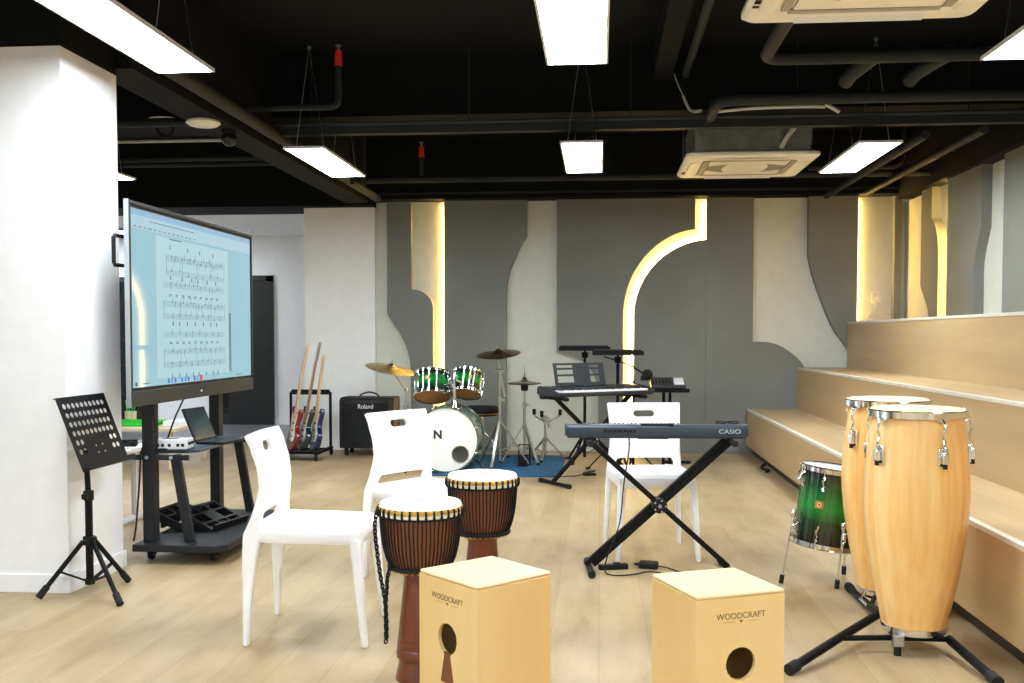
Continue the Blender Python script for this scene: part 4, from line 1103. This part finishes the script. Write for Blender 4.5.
def guitar(loc, yaw, lean, roll, colour, neckm, label, nl, strap=False):
    m = Matrix.Translation(loc) @ Matrix.Rotation(R(roll),4,'Y') @ Matrix.Rotation(R(-lean),4,'X') @ Matrix.Rotation(R(yaw),4,'Z')
    t = thing('electric_guitar', label, 'guitar', m.to_translation(), 0, 'electric guitars in the rack', m.to_euler())
    bo = smooth_closed(body_o)
    mb().prism(bo,-0.0215,0.0215,'xz').build('body',colour,t,0.007)
    pg = [(0.02,0.08),(0.09,0.09),(0.12,0.13),(0.085,0.2),(0.085,0.26),(0.115,0.34),(0.09,0.34),(0.045,0.3),(-0.035,0.3),(-0.075,0.33),(-0.1,0.36),(-0.08,0.25),(-0.06,0.17),(-0.02,0.12)]
    mb().prism(smooth_closed(pg,2),-0.0245,-0.0215,'xz').build('pickguard','cream',t)
    b = mb()
    for z in (0.13,0.19,0.255): b.box(-0.035,0.035,-0.03,-0.0245,z-0.008,z+0.008)
    b.build('pickups','black_plastic',t)
    mb().box(-0.04,0.04,-0.032,-0.0215,0.075,0.1).build('bridge','chrome',t,0.002)
    b = mb(); b.frustum((0,-0.02,0.26),(0.028,0.011),(0,-0.02,0.26+nl),(0.021,0.010)); b.build('neck',neckm,t,0.004)
    z0 = 0.26+nl
    b = mb(); b.prism([(-0.021,z0),(0.021,z0),(0.03,z0+0.03),(0.036,z0+0.15),(0.02,z0+0.19),(-0.015,z0+0.185),(-0.026,z0+0.15),(-0.03,z0+0.04)],-0.022,-0.007,'xz'); b.build('headstock',neckm,t,0.003)
    for k in range(6):
        mb().cyl((-0.024,-0.012,z0+0.035+0.024*k),(-0.062,-0.012,z0+0.035+0.024*k),0.008,seg=6).build('tuner','chrome',t)
    b = mb()
    for k in range(6): b.box(-0.014+0.0056*k-0.0004,-0.014+0.0056*k+0.0004,-0.0335,-0.0325,0.09,z0+0.02)
    b.build('strings','steel',t)
    if strap:
        mb().prism([(-0.05,z0-0.09),(-0.02,z0-0.12),(-0.05,z0-0.16),(-0.08,z0-0.13)],-0.03,-0.028,'xz').build('hang_tag','brown_panel',t)
    return t
guitar((-2.925,9.22,0.094),-60,9.5,7.6,'red','neck','red electric guitar leftmost in the black rack',0.58)
guitar((-2.82,9.22,0.094),-60,9.5,8.2,'teal','neck_dark','dark green electric guitar in the middle of the black rack',0.60,False)
guitar((-2.70,9.22,0.094),-60,9.5,4.5,'blue','neck','blue electric guitar rightmost in the black rack',0.47)
am = thing('amplifier', 'black keyboard amplifier on casters in front of the white column', 'amplifier', (-2.285,9.75,0))
AW = 0.272
mb().prism([(-0.16,0.075),(0.16,0.075),(0.16,0.575),(-0.12,0.575),(-0.16,0.545)],-AW,AW,'yz').build('cabinet','amp_body',am,0.012)
mb().box(-AW+0.028,AW-0.05,-0.167,-0.159,0.10,0.525).build('grille','amp_cloth',am,0.004)
mb().box(AW-0.048,AW-0.012,-0.166,-0.159,0.09,0.56).build('side_panel','brown_panel',am)
mb().torus((-0.03,-0.168,0.29),0.165,0.004,40,6,(0,1,0)).build('speaker_ring','amp_body',am)
text_mesh('lettering','Roland',0.062,'letter_white',am,upright((-0.005,-0.1685,0.487),(1,0,0)),0.001,0.9)
mb().tube(catmull([(-0.1,-0.02,0.577),(-0.07,-0.02,0.605),(0.0,-0.02,0.622),(0.07,-0.02,0.605),(0.1,-0.02,0.577)],5),0.008,8).build('carry_handle','black_rubber',am)
for x in (-AW+0.06,AW-0.06):
    for y in (-0.11,0.11):
        mb().cyl((x-0.012,y,0.032),(x+0.012,y,0.032),0.032,seg=16).box(x-0.018,x+0.018,y-0.012,y+0.012,0.035,0.08).build('caster','black_rubber',am)

# ------------------------------------------------------------------ drum kit on the blue mat
mt = mb().box(-1.45,-0.325,8.27,9.72,0.0,0.012).build('drum_mat','mat_blue',None,0.003)
tag(mt,'blue carpet mat lying under the drum kit','mat')
MZ = 0.0125
bdr = 0.272
bd = thing('bass_drum', 'big bass drum with white front skin lettered N on the blue mat', 'drum', (-1.304,8.36,MZ+0.285), 0, None, (R(90),0,0))
# local z points to the viewer (-Y)
mb().lathe([(bdr-0.004,-0.40),(bdr,-0.40),(bdr,-0.02),(bdr-0.004,-0.02)],56,cap0=False,cap1=False).build('shell','green_dark',bd,0,40)
for z in (0.0,-0.42):
    mb().lathe([(bdr-0.003,z-0.02),(bdr+0.012,z-0.02),(bdr+0.012,z+0.016),(bdr+0.002,z+0.018),(bdr-0.003,z+0.012)],56,cap0=False,cap1=False).build('hoop','green_dark',bd,0,40)
hx,hy,hr = 0.125,-0.122,0.073
def head_with_hole(Rr, z):
    b = mb(); n = 64
    inn, out = [], []
    for i in range(n):
        a = 2*PI*i/n; c,s = math.cos(a),math.sin(a)
        # ray from the opening centre to the rim
        B = hx*c+hy*s; Cc = hx*hx+hy*hy-Rr*Rr; t = -B+math.sqrt(B*B-Cc)
        inn.append(b.v((hx+hr*c,hy+hr*s,z))); out.append(b.v((hx+t*c,hy+t*s,z)))
    b.bridge(out,inn); return b
head_with_hole(bdr-0.002,0.008).build('front_skin','white_head',bd)
mb(Matrix.Translation((hx,hy,0.009))).torus((0,0,0),hr,0.004,36,6).build('port_ring','ac_grille',bd)
mb().lathe([(0.002,-0.41),(bdr-0.003,-0.41)],40,cap1=False,cap0=False).build('back_skin','white_head',bd)
text_mesh('lettering','N',0.098,'letter_black',bd,Matrix.Translation((-0.068,0.042,0.0092)),0.0008,1.0,0.004)
mb().lathe([(bdr-0.006,-0.40),(bdr-0.006,-0.02)],48,cap0=False,cap1=False).build('inner_lining','white_head',bd)
for k in range(8):
    a = 2*PI*(k+0.5)/8; u = Vector((math.cos(a),math.sin(a),0))
    b = mb(); b.cyl(u*(bdr+0.016)+Vector((0,0,0.012)),u*(bdr+0.016)+Vector((0,0,-0.15)),0.005,seg=8); b.sphere(u*(bdr+0.014)+Vector((0,0,0.018)),0.012,8,6)
    b.tube([u*(bdr)+Vector((0,0,-0.10)),u*(bdr+0.02)+Vector((0,0,-0.12)),u*(bdr+0.02)+Vector((0,0,-0.18)),u*(bdr)+Vector((0,0,-0.2))],0.008,6)
    b.build('claw_lug','chrome',bd)
for s in (-1,1):
    b = mb(); b.tube([(s*0.22,-0.17,-0.12),(s*0.27,-0.2,-0.09),(s*0.345,-0.272,0.03)],0.009,8); sp_ = b.build('spur','chrome',bd)
    mb().cyl((s*0.335,-0.262,0.015),(s*0.347,-0.275,0.035),0.013).build('spur_tip','black_rubber',sp_)
b = mb(); b.cyl((0.05,bdr,-0.17),(0.05,bdr+0.24,-0.17),0.016).lathe([(0.05,0),(0.02,0.03)],20) if False else b.cyl((0.05,bdr-0.004,-0.17),(0.05,bdr+0.24,-0.17),0.0145)
b.cyl((0.05,bdr-0.002,-0.17),(0.05,bdr+0.05,-0.17),0.05,0.02,20)
b.tube([(0.05,bdr+0.235,-0.17),(-0.03,bdr+0.19,-0.2),(-0.02,bdr+0.18,-0.26)],0.010,8); b.tube([(0.05,bdr+0.235,-0.17),(0.12,bdr+0.2,-0.2),(0.12,bdr+0.19,-0.26)],0.010,8)
b.build('tom_mount','chrome',bd)
gs = burst('green_burst_short',0.2)
tom = make_drum('rack_tom','left of the two small green drums over the bass drum, with amber underside','drum',0.152,0.20,(-1.475,8.68,0.742),(R(-25),R(-3),0),6,gs,'amber',-6)
tom2 = make_drum('rack_tom','right of the two small green drums over the bass drum, slightly smaller','drum',0.128,0.19,(-1.165,8.68,0.765),(R(-25),R(4),0),5,gs,'amber',22)
tom['group'] = tom2['group'] = 'small green drums on the kit'
def cymbal(parent, r, c, rot, m, nm='cymbal'):
    mx = Matrix.Translation(c) @ Euler(rot).to_matrix().to_4x4()
    prof = [(r,0.0),(r*0.8,0.008),(r*0.5,0.016),(r*0.24,0.022),(r*0.2,0.03),(r*0.1,0.04),(0.004,0.043),(0.004,0.041),(r*0.1,0.038),(r*0.2,0.028),(r*0.24,0.02),(r*0.5,0.014),(r*0.8,0.0065),(r,-0.0015)]
    o = mb(mx).lathe(prof,48,cap0=False,cap1=False).build(nm,m,parent,0,50)
    mb(mx).cyl((0,0,0.042),(0,0,0.06),0.013).cyl((0,0,0.06),(0,0,0.085),0.006).build('wing_nut','chrome',o)
    mb(mx).cyl((0,0,0.03),(0,0,0.052),0.018).build('felt','black_rubber',o)
    return o
def tripod(b, z0, r, z1=0.0, ph=0.0, collar=None):
    for k in range(3):
        a = 2*PI*k/3+ph; u = Vector((math.cos(a),math.sin(a),0))
        b.bar(u*0.015+Vector((0,0,z0)),u*r+Vector((0,0,z1+0.012)),0.024,0.012)
        b.bar(u*0.015+Vector((0,0,z0*0.35+z1)),u*r*0.55+Vector((0,0,z1+0.012+(z0-z1)*0.45)),0.018,0.008)
def feet(par, r, z1=0.0, ph=0.0):
    for k in range(3):
        a = 2*PI*k/3+ph; u = Vector((math.cos(a),math.sin(a),0))
        mb().cyl(u*(r-0.012)+Vector((0,0,z1+0.014)),u*(r+0.02)+Vector((0,0,z1+0.011)),0.011).build('rubber_foot','black_rubber',par)
def stand(name,label,loc,htop,tz,tr,ph,cat='cymbal stand'):
    t = thing(name,label,cat,loc)
    mb().cyl((0,0,0.05),(0,0,tz+0.2),0.0125).build('lower_tube','stand_chrome',t)
    mb().cyl((0,0,tz+0.18),(0,0,htop),0.0085).build('upper_tube','stand_chrome',t)
    mb().cyl((0,0,tz+0.17),(0,0,tz+0.22),0.019).box(0.01,0.045,-0.008,0.008,tz+0.185,tz+0.205).build('height_clamp','stand_chrome',t,0.002)
    b = mb(); tripod(b,tz,tr,0,ph); lg = b.build('tripod_legs','stand_chrome',t); feet(lg,tr,0,ph)
    mb().cyl((0,0,tz-0.03),(0,0,tz+0.02),0.02).build('leg_collar','stand_chrome',t)
    return t
# left crash
t = stand('crash_cymbal','tilted golden crash cymbal on its stand left of the green drums',(-1.775,9.0,0),0.70,0.33,0.24,0.6,'cymbal')
mb().tube([(0.0,0,0.69),(-0.12,0,0.85)],0.008,8).cyl((0,-0.02,0.69),(0,0.02,0.69),0.018).cyl((-0.105,0,0.83),(-0.135,0,0.87),0.013).build('boom_arm','stand_chrome',t)
cymbal(t,0.235,(-0.14,0,0.875),(R(7),R(12),0),'cymbal_gold')
# ride
t = stand('ride_cymbal','dark bronze ride cymbal on a tall stand behind the right green drum',(-0.893,8.86,MZ),0.80,0.40,0.27,0.35,'cymbal')
mb().tube([(0,0,0.62),(0,0,0.83)],0.007,8).build('top_rod','stand_chrome',t)
mb().tube([(-0.02,0,0.86),(0.02,0,0.86),(0.02,0,0.84)],0.012,8).cyl((-0.045,0,0.86),(0.045,0,0.86),0.011).build('boom_clamp','stand_chrome',t)
mb().tube([(0,0,0.86),(0.045,0,0.62)],0.011,8).build('boom_tail','stand_chrome',t)
mb().tube([(0.0,0,0.83),(-0.005,0,0.93),(-0.012,0,1.01)],0.008,8).cyl((-0.02,0,0.95),(0.02,0,0.95),0.011).build('tilter','stand_chrome',t)
cymbal(t,0.2,(-0.012,0,1.005),(R(11),R(-4),0),'cymbal_dark')
# hi-hat
t = stand('hi_hat','pair of pale hi-hat cymbals on a pedal stand right of the kit',(-0.69,9.12,MZ),0.78,0.34,0.21,1.2,'cymbal')
cymbal(t,0.155,(0,0,0.735),(R(4),0,0),'cymbal_pale')
mb().lathe([(0.155,0.738),(0.08,0.728),(0.04,0.715),(0.015,0.71),(0.015,0.714),(0.04,0.719),(0.08,0.732)],40,cap0=False,cap1=False).build('lower_cymbal','cymbal_pale',t)
mb().cyl((0,0,0.665),(0,0,0.71),0.03,0.036).build('seat_cup','black_rubber',t)
mb().cyl((0,0,0.76),(0,0,0.9),0.004).build('pull_rod','stand_chrome',t)
mb().box(-0.045,0.045,-0.26,-0.05,0.0,0.012).bar((0,-0.25,0.02),(0,-0.03,0.075),0.075,0.01).tube([(-0.05,-0.03,0.01),(-0.05,-0.03,0.17),(0.05,-0.03,0.17),(0.05,-0.03,0.01)],0.008,6).build('pedal','black_metal',t)
# snare stand
t = stand('snare_stand','empty chrome snare stand with open arms at the right end of the kit',(-0.51,9.33,MZ),0.36,0.2,0.2,0.4,'drum stand')
bsk = mb()
for k in range(3):
    a = 2*PI*k/3+0.35; u = Vector((math.cos(a),math.sin(a),0))
    bsk.tube([u*0.01+Vector((0,0,0.36)),u*0.13+Vector((0,0,0.405)),u*0.145+Vector((0,0,0.45))],0.009,8)
bk = bsk.build('basket_arms','stand_chrome',t)
for k in range(3):
    a = 2*PI*k/3+0.35; u = Vector((math.cos(a),math.sin(a),0))
    mb().cyl(u*0.145+Vector((0,0,0.42)),u*0.147+Vector((0,0,0.475)),0.017).build('rubber_tip','black_rubber',bk)
mb().cyl((0,-0.03,0.36),(0,0.03,0.36),0.018).cyl((0.03,0,0.36),(0.045,-0.01,0.31),0.014).build('tilter','stand_chrome',t)
# throne
t = thing('drum_throne','black round drum stool behind the bass drum','stool',(-1.12,9.42,MZ))
mb().lathe([(0.0,0.41),(0.145,0.41),(0.165,0.425),(0.17,0.46),(0.163,0.49),(0.14,0.5),(0.002,0.503)],40,cap1=False,cap0=False).build('seat','black_plastic',t,0,50)
mb().torus((0,0,0.43),0.168,0.006,40,6).build('piping','brass',t)
mb().cyl((0,0,0.05),(0,0,0.41),0.016).build('post','chrome',t)
b = mb(); tripod(b,0.26,0.24,0,0.2); lg = b.build('tripod_legs','chrome',t); feet(lg,0.24,0,0.2)
# kick pedal
t = thing('kick_pedal','small dark foot pedal behind the bass drum on the blue mat','pedal',(-1.28,8.95,MZ))
mb().box(-0.05,0.05,-0.03,0.24,0.0,0.012).bar((0,0.0,0.08),(0,0.24,0.022),0.08,0.01).build('footboard','steel',t)
mb().tube([(-0.06,0,0.01),(-0.06,0,0.2),(0.06,0,0.2),(0.06,0,0.01)],0.008,8).build('pedal_frame','black_metal',t)
b = mb().cyl((0,0,0.2),(0,0.06,0.36),0.005).sphere((0,0.06,0.37),0.025,10,6).build('beater','brass',t)
# ------------------------------------------------------------------ keyboards
def keyboard_body(t, L, D, H, m):
    # side profile extruded along x; y=0 is the back edge, -D the player's edge
    prof = [(0.0,0.012),(0.012,0.0),(-D+0.0,0.0),(-D-0.012,0.012),(-D-0.010,0.03),(-D+0.14,0.034),(-D+0.145,H*0.86),(-0.05,H),(-0.008,H),(0.0,H-0.012)]
    prof = [(-0.006,0.0),(-D,0.0),(-D-0.01,0.012),(-D-0.008,0.028),(-D+0.135,0.032),(-D+0.14,H*0.85),(-0.05,H),(-0.012,H),(0.0,H-0.014),(0.002,0.014)]
    mb().prism(prof,-L/2+0.012,L/2-0.012,'yz').build('case',m,t,0.004)
    for s in (-1,1):
        pr = [(0.004,0.01),(-D-0.012,0.01),(-D-0.012,0.04),(-D+0.12,H*0.92),(-0.04,H+0.004),(-0.01,H+0.002),(0.006,H-0.014)]
        x0, x1 = (-L/2,-L/2+0.016) if s < 0 else (L/2-0.016,L/2)
        mb().prism(pr,x0,x1,'yz').build('end_cheek',m,t,0.008)
    n = 36; kw = (L-0.12)/n
    b = mb()
    for i in range(n): b.box(-L/2+0.06+i*kw+0.0006,-L/2+0.06+(i+1)*kw-0.0006,-D+0.0,-D+0.132,0.033,0.048)
    b.build('white_keys','key_white',t,0.0015,35,1)
    b = mb()
    for i in range(n-1):
        if i%7 in (0,1,3,4,5): 
            x = -L/2+0.06+(i+1)*kw; b.box(x-0.006,x+0.006,-D+0.05,-D+0.132,0.048,0.058)
    b.build('black_keys','keyboard_black',t,0.0015,35,1)
def x_stand(t, W, h, d, double, tilt=0):
    """crossed legs in the local xz plane; feet and arms run along y"""
    for s in (-1,1):
        x0, x1 = -s*W/2, s*W/2*1.02
        for k,off in enumerate(((-0.02,0.02) if double and s > 0 else (0.0,))):
            dx = off
            mb().bar((x0+dx,(0.02*s),0.03),(x1+dx,(0.02*s),h-0.012),0.026,0.036,(0,1,0)).build('crossed_leg','black_metal',t,0.004)
        f = mb().cyl((x0,-d,0.019),(x0,d,0.019),0.015).build('foot_bar','black_metal',t)
        for y in (-d,d): mb().cyl((x0,y-0.02,0.019),(x0,y+0.02,0.019),0.019).build('rubber_cap','black_rubber',f)
        a = mb().cyl((x1,-d,h-0.016),(x1,d,h-0.016),0.0125).build('support_arm','black_metal',t)
        for y in (-d*0.8,d*0.8): mb().cyl((x1,y-0.03,h-0.016),(x1,y+0.03,h-0.016),0.0158).build('rubber_sleeve','black_rubber',a)
    mb().cyl((0,-0.05,h/2),(0,0.05,h/2),0.037,seg=20).build('locking_disc','black_plastic',t,0.004)
    b = mb()
    for k in range(5):
        a = 2*PI*k/5; b.cyl((0.029*math.cos(a),-0.054,h/2+0.029*math.sin(a)),(0.029*math.cos(a),-0.05,h/2+0.029*math.sin(a)),0.005,seg=8)
    b.cyl((0,-0.056,h/2),(0,-0.05,h/2),0.009,seg=10)
    b.build('disc_screws','silver',t)
KS = 0.672
s1 = thing('keyboard_stand','black double-braced crossed stand under the nearer keyboard','keyboard stand',(0.295,5.0,0),5.0)
x_stand(s1,0.69,KS,0.135,True)
k1 = thing('keyboard','slate keyboard seen from behind, nearest the viewer, on the crossed stand','keyboard',(0.279,4.955,KS+0.0005),180+2.0)
keyboard_body(k1,0.905,0.27,0.068,'keyboard_body')
text_mesh('lettering','CASIO',0.03,'letter_grey',k1,upright((-0.36,0.0028,0.036),(-1,0,0)),0.0008,1.25)
b = mb(); b.box(0.10,0.26,0.0,0.0035,0.03,0.044)
b.build('socket_panel','black_plastic',k1)
b = mb()
for x in (0.115,0.14,0.165,0.19,0.215,0.24): b.cyl((x,0.001,0.037),(x,0.0045,0.037),0.0052,seg=8)
b.build('sockets','keyboard_black',k1)
b = mb(); b.box(-0.07,0.075,-0.045,-0.006,0.064,0.0725).box(-0.085,-0.06,-0.04,-0.005,0.06,0.074).build('rest_slot','black_plastic',k1)
mb().box(-0.06,0.09,-0.2,0.001,-0.002,0.003).build('battery_hatch','black_plastic',k1)
b = mb()
for i in range(34): b.box(-0.35+i*0.021,-0.341+i*0.021,-0.085,-0.07,0.068,0.0705)
b.build('buttons','keyboard_black',k1)
gl = thing('glasses', 'folded dark spectacles lying on the right end of the nearer keyboard', 'glasses', (0.635,5.03,KS+0.0685), 10)
b = mb()
for x in (-0.032,0.032): b.torus((x,0,0.009),0.024,0.0028,20,6,(0.1,0.3,1))
b.cyl((-0.008,0,0.010),(0.008,0,0.010),0.0025); b.build('rim','black_plastic',gl)
for s in (-1,1): mb().tube([(s*0.056,0.0,0.012),(s*0.05,0.04,0.012),(s*0.02,0.07,0.008)],0.002,6).build('temple','black_plastic',gl)
cbl = [(0.14,4.945,KS+0.037),(0.145,4.925,KS-0.05),(0.12,4.93,0.45),(0.10,4.95,0.25),(0.04,4.95,0.08),(0.03,4.93,0.008),(0.08,4.87,0.006),(0.17,4.90,0.006),(0.24,4.96,0.006),(0.30,4.94,0.006),(0.33,4.87,0.006)]
tag(mb().tube(catmull(cbl,7),0.0035,6).build('power_lead','black_rubber'),'thin black lead hanging from the nearer keyboard and winding over the floor','cable')
ad = thing('power_adapter','black power adapter lying on the floor under the nearer keyboard','adapter',(0.25,5.06,0),-12)
mb().box(-0.05,0.05,-0.03,0.03,0,0.036).build('body','black_plastic',ad,0.01)
mb().cyl((-0.05,0,0.018),(-0.075,0,0.018),0.008,0.004).build('strain_relief','black_rubber',ad)
mb().tube(catmull([(0.05,0,0.015),(0.1,0.0,0.008),(0.16,-0.05,0.006),(0.25,-0.06,0.006),(0.33,-0.09,0.006)],5),0.0035,6).build('mains_lead','black_rubber',ad)
ps = thing('power_strip','short black plug strip on the floor by the left foot of the nearer stand','power strip',(0.085,5.03,0),15)
mb().box(-0.09,0.06,-0.02,0.02,0,0.026).build('body','black_plastic',ps,0.004); mb().box(-0.015,0.02,-0.012,0.012,0.026,0.034).build('switch','dark_grey_metal',ps)

# far keyboard with music rest
s2 = thing('keyboard_stand','black single crossed stand under the far keyboard with the music rest','keyboard stand',(-0.05,8.03,0),35)
x_stand(s2,0.74,0.706,0.20,False)
k2 = thing('keyboard','black keyboard with white keys and slotted music rest, further back by the drums','keyboard',(-0.112,8.145,0.7065),35)
keyboard_body(k2,0.94,0.29,0.075,'keyboard_black')
mr = mb(Matrix.Translation((-0.06,-0.02,0.07)) @ Matrix.Rotation(R(-14),4,'X'))
Wm, Hm = 0.245, 0.19
mr.box(-Wm,Wm,0,0.006,Hm-0.016,Hm).box(-Wm,Wm,0,0.006,0,0.03)
mr.box(-Wm,-Wm+0.03,0,0.006,0.03,Hm-0.016).box(Wm-0.05,Wm,0,0.006,0.03,Hm-0.016).box(-0.06,0.10,0,0.006,0.03,Hm-0.016)
for z in (0.082,0.136): mr.box(-Wm+0.03,-0.06,0,0.006,z,z+0.016).box(0.10,Wm-0.05,0,0.006,z,z+0.016)
mr.build('music_rest','dark_grey_metal',k2)
b = mb()
for i in range(24): b.box(-0.39+i*0.032,-0.375+i*0.032,-0.12,-0.1,0.068,0.078)
b.build('buttons','dark_grey_metal',k2)

# tray-topped stands behind the far keyboard
def tray_stand(loc, h, rz, label, w=0.45, ph=0.5):
    t = thing('flat_music_stand', label, 'music stand', loc, rz, 'black stands with flat desks')
    mb().cyl((0,0,0.05),(0,0,h-0.10),0.014).build('lower_pole','black_metal',t)
    mb().cyl((0,0,h-0.12),(0,0,h-0.02),0.010).cyl((0,0,h-0.09),(0,0,h-0.035),0.026,0.032).build('upper_pole','black_metal',t)
    b = mb(); b.box(-w/2,w/2,-0.17,0.17,h-0.02,h-0.016).box(-w/2,w/2,-0.172,-0.17,h-0.02,h+0.018).box(-w/2,w/2,0.168,0.17,h-0.02,h+0.012).build('desk','black_metal',t)
    b = mb(); b.box(-w/2+0.01,w/2-0.02,-0.12,0.13,h-0.0155,h+0.028); b.build('sheet_pile','black_plastic',t)
    for k in range(3):
        a = 2*PI*k/3+ph; u = Vector((math.cos(a),math.sin(a),0))
        l = mb().bar(u*0.015+Vector((0,0,0.27)),u*0.26+Vector((0,0,0.012)),0.018,0.012).bar((0,0,0.08),u*0.14+Vector((0,0,0.14)),0.012,0.005).build('leg','black_metal',t)
        mb().cyl(u*0.24+Vector((0,0,0.014)),u*0.28+Vector((0,0,0.012)),0.0115).build('rubber_foot','black_rubber',l)
    mb().cyl((0,0,0.25),(0,0,0.29),0.024).build('leg_collar','black_plastic',t)
    return t
tray_stand((-0.14,9.3,0),1.065,0,'black stand with flat desk behind the far keyboard, left and higher of two',0.47,2.2)
tray_stand((0.155,8.75,0),1.035,0,'black stand with flat desk behind the far keyboard, right and lower of two',0.44,0.9)
t = thing('clip_stand','thin black stand with a lumpy dark holder right of the far keyboard','stand',(0.295,8.8,0))
mb().cyl((0,0,0.03),(0,0,0.78),0.012).build('pole','black_metal',t)
mb().tube([(0,0,0.78),(-0.02,0,0.92),(-0.26,0,1.0)],0.006,6).tube([(-0.02,0,0.92),(0.1,0,0.84)],0.008,6).build('boom_arm','black_metal',t)
b = mb(); b.sphere((0.12,0,0.84),(0.05,0.045,0.05),12,8); b.box(0.06,0.12,-0.03,0.03,0.79,0.83).cyl((0.1,-0.05,0.85),(0.1,0.05,0.85),0.03); b.build('holder','black_plastic',t,0.004)
for k in range(3):
    a = 2*PI*k/3+0.3; u = Vector((math.cos(a),math.sin(a),0))
    mb().bar(u*0.01+Vector((0,0,0.22)),u*0.2+Vector((0,0,0.012)),0.016,0.01).build('leg','black_metal',t)
t = thing('pad_stand','black two-post stand holding the small mixer at the right','stand',(0.595,8.95,0))
mb().cyl((-0.028,0,0.03),(-0.028,0,0.695),0.014).cyl((0.028,0,0.03),(0.028,0,0.695),0.014).build('posts','black_metal',t)
mb().cyl((-0.15,-0.22,0.02),(0.12,-0.22,0.02),0.014).cyl((0.0,0.28,0.02),(0.24,0.28,0.02),0.014).bar((0,-0.22,0.025),(0.1,0.28,0.025),0.04,0.03).build('foot_bars','black_metal',t)
mb().box(-0.16,0.16,-0.13,0.13,0.695,0.71).cyl((-0.19,-0.10,0.70),(0.19,-0.10,0.70),0.018).build('platform','black_metal',t)
mx_ = thing('small_mixer','small wedge mixer with a white patch on the two-post stand','mixer',(0.595,8.95,0.719))
mb().prism([(-0.13,0.0),(0.13,0.0),(0.13,0.085),(0.10,0.09),(-0.13,0.03)],-0.145,0.155,'yz').build('case','keyboard_black',mx_,0.004)
mm = Matrix.Translation((0,-0.015,0.0605)) @ Matrix.Rotation(R(14.6),4,'X')
mb(mm).box(0.06,0.145,-0.10,0.10,-0.002,0.0015).build('white_patch','letter_white',mx_)
b = mb(mm)
for i in range(6):
    for j in range(3): b.cyl((-0.125+i*0.03,-0.06+j*0.05,-0.001),(-0.125+i*0.03,-0.06+j*0.05,0.010),0.007,seg=8)
b.build('knobs','dark_grey_metal',mx_)
pd = thing('sustain_pedal','small black foot pedal on the floor behind the crossed stand','pedal',(-0.085,8.42,0),20)
mb().box(-0.05,0.05,-0.035,0.035,0,0.02).bar((-0.05,0,0.022),(0.05,0,0.04),0.05,0.008).build('pedal','black_plastic',pd,0.003)
mb().tube(catmull([(-0.05,0,0.01),(-0.1,-0.01,0.006),(-0.15,-0.05,0.006),(-0.22,-0.03,0.006),(-0.28,-0.06,0.006)],5),0.004,6).build('lead','black_rubber',pd)
# ------------------------------------------------------------------ world and camera
w = bpy.data.worlds.new('daylight'); S.world = w; w.use_nodes = True
bg = w.node_tree.nodes['Background']
bg.inputs['Color'].default_value = (1.0,0.98,0.95,1); bg.inputs['Strength'].default_value = WORLD
cd = bpy.data.cameras.new('camera'); cam = bpy.data.objects.new('camera', cd); COL.objects.link(cam)
cd.sensor_width = 36.0; cd.lens = 35.0; cd.shift_y = 34.5/1024; cd.clip_start = 0.05
a, p = R(5.05), R(2.3)
F = Vector((-math.sin(a)*math.cos(p), math.cos(a)*math.cos(p), -math.sin(p)))
X = Vector((math.cos(a), math.sin(a), 0)); U = X.cross(F)
mw = Matrix.Identity(4)
for i in range(3): mw[i][0] = X[i]; mw[i][1] = U[i]; mw[i][2] = -F[i]
mw[2][3] = 1.18
cam.matrix_world = mw
S.camera = cam
vs = S.view_settings
vs.view_transform = 'Standard'; vs.look = 'None'; vs.gamma = 1.0; vs.use_curve_mapping = False
vs.exposure = EXPO
S.cycles.max_bounces = 8; S.cycles.diffuse_bounces = 5; S.cycles.glossy_bounces = 4
S.cycles.use_denoising = True
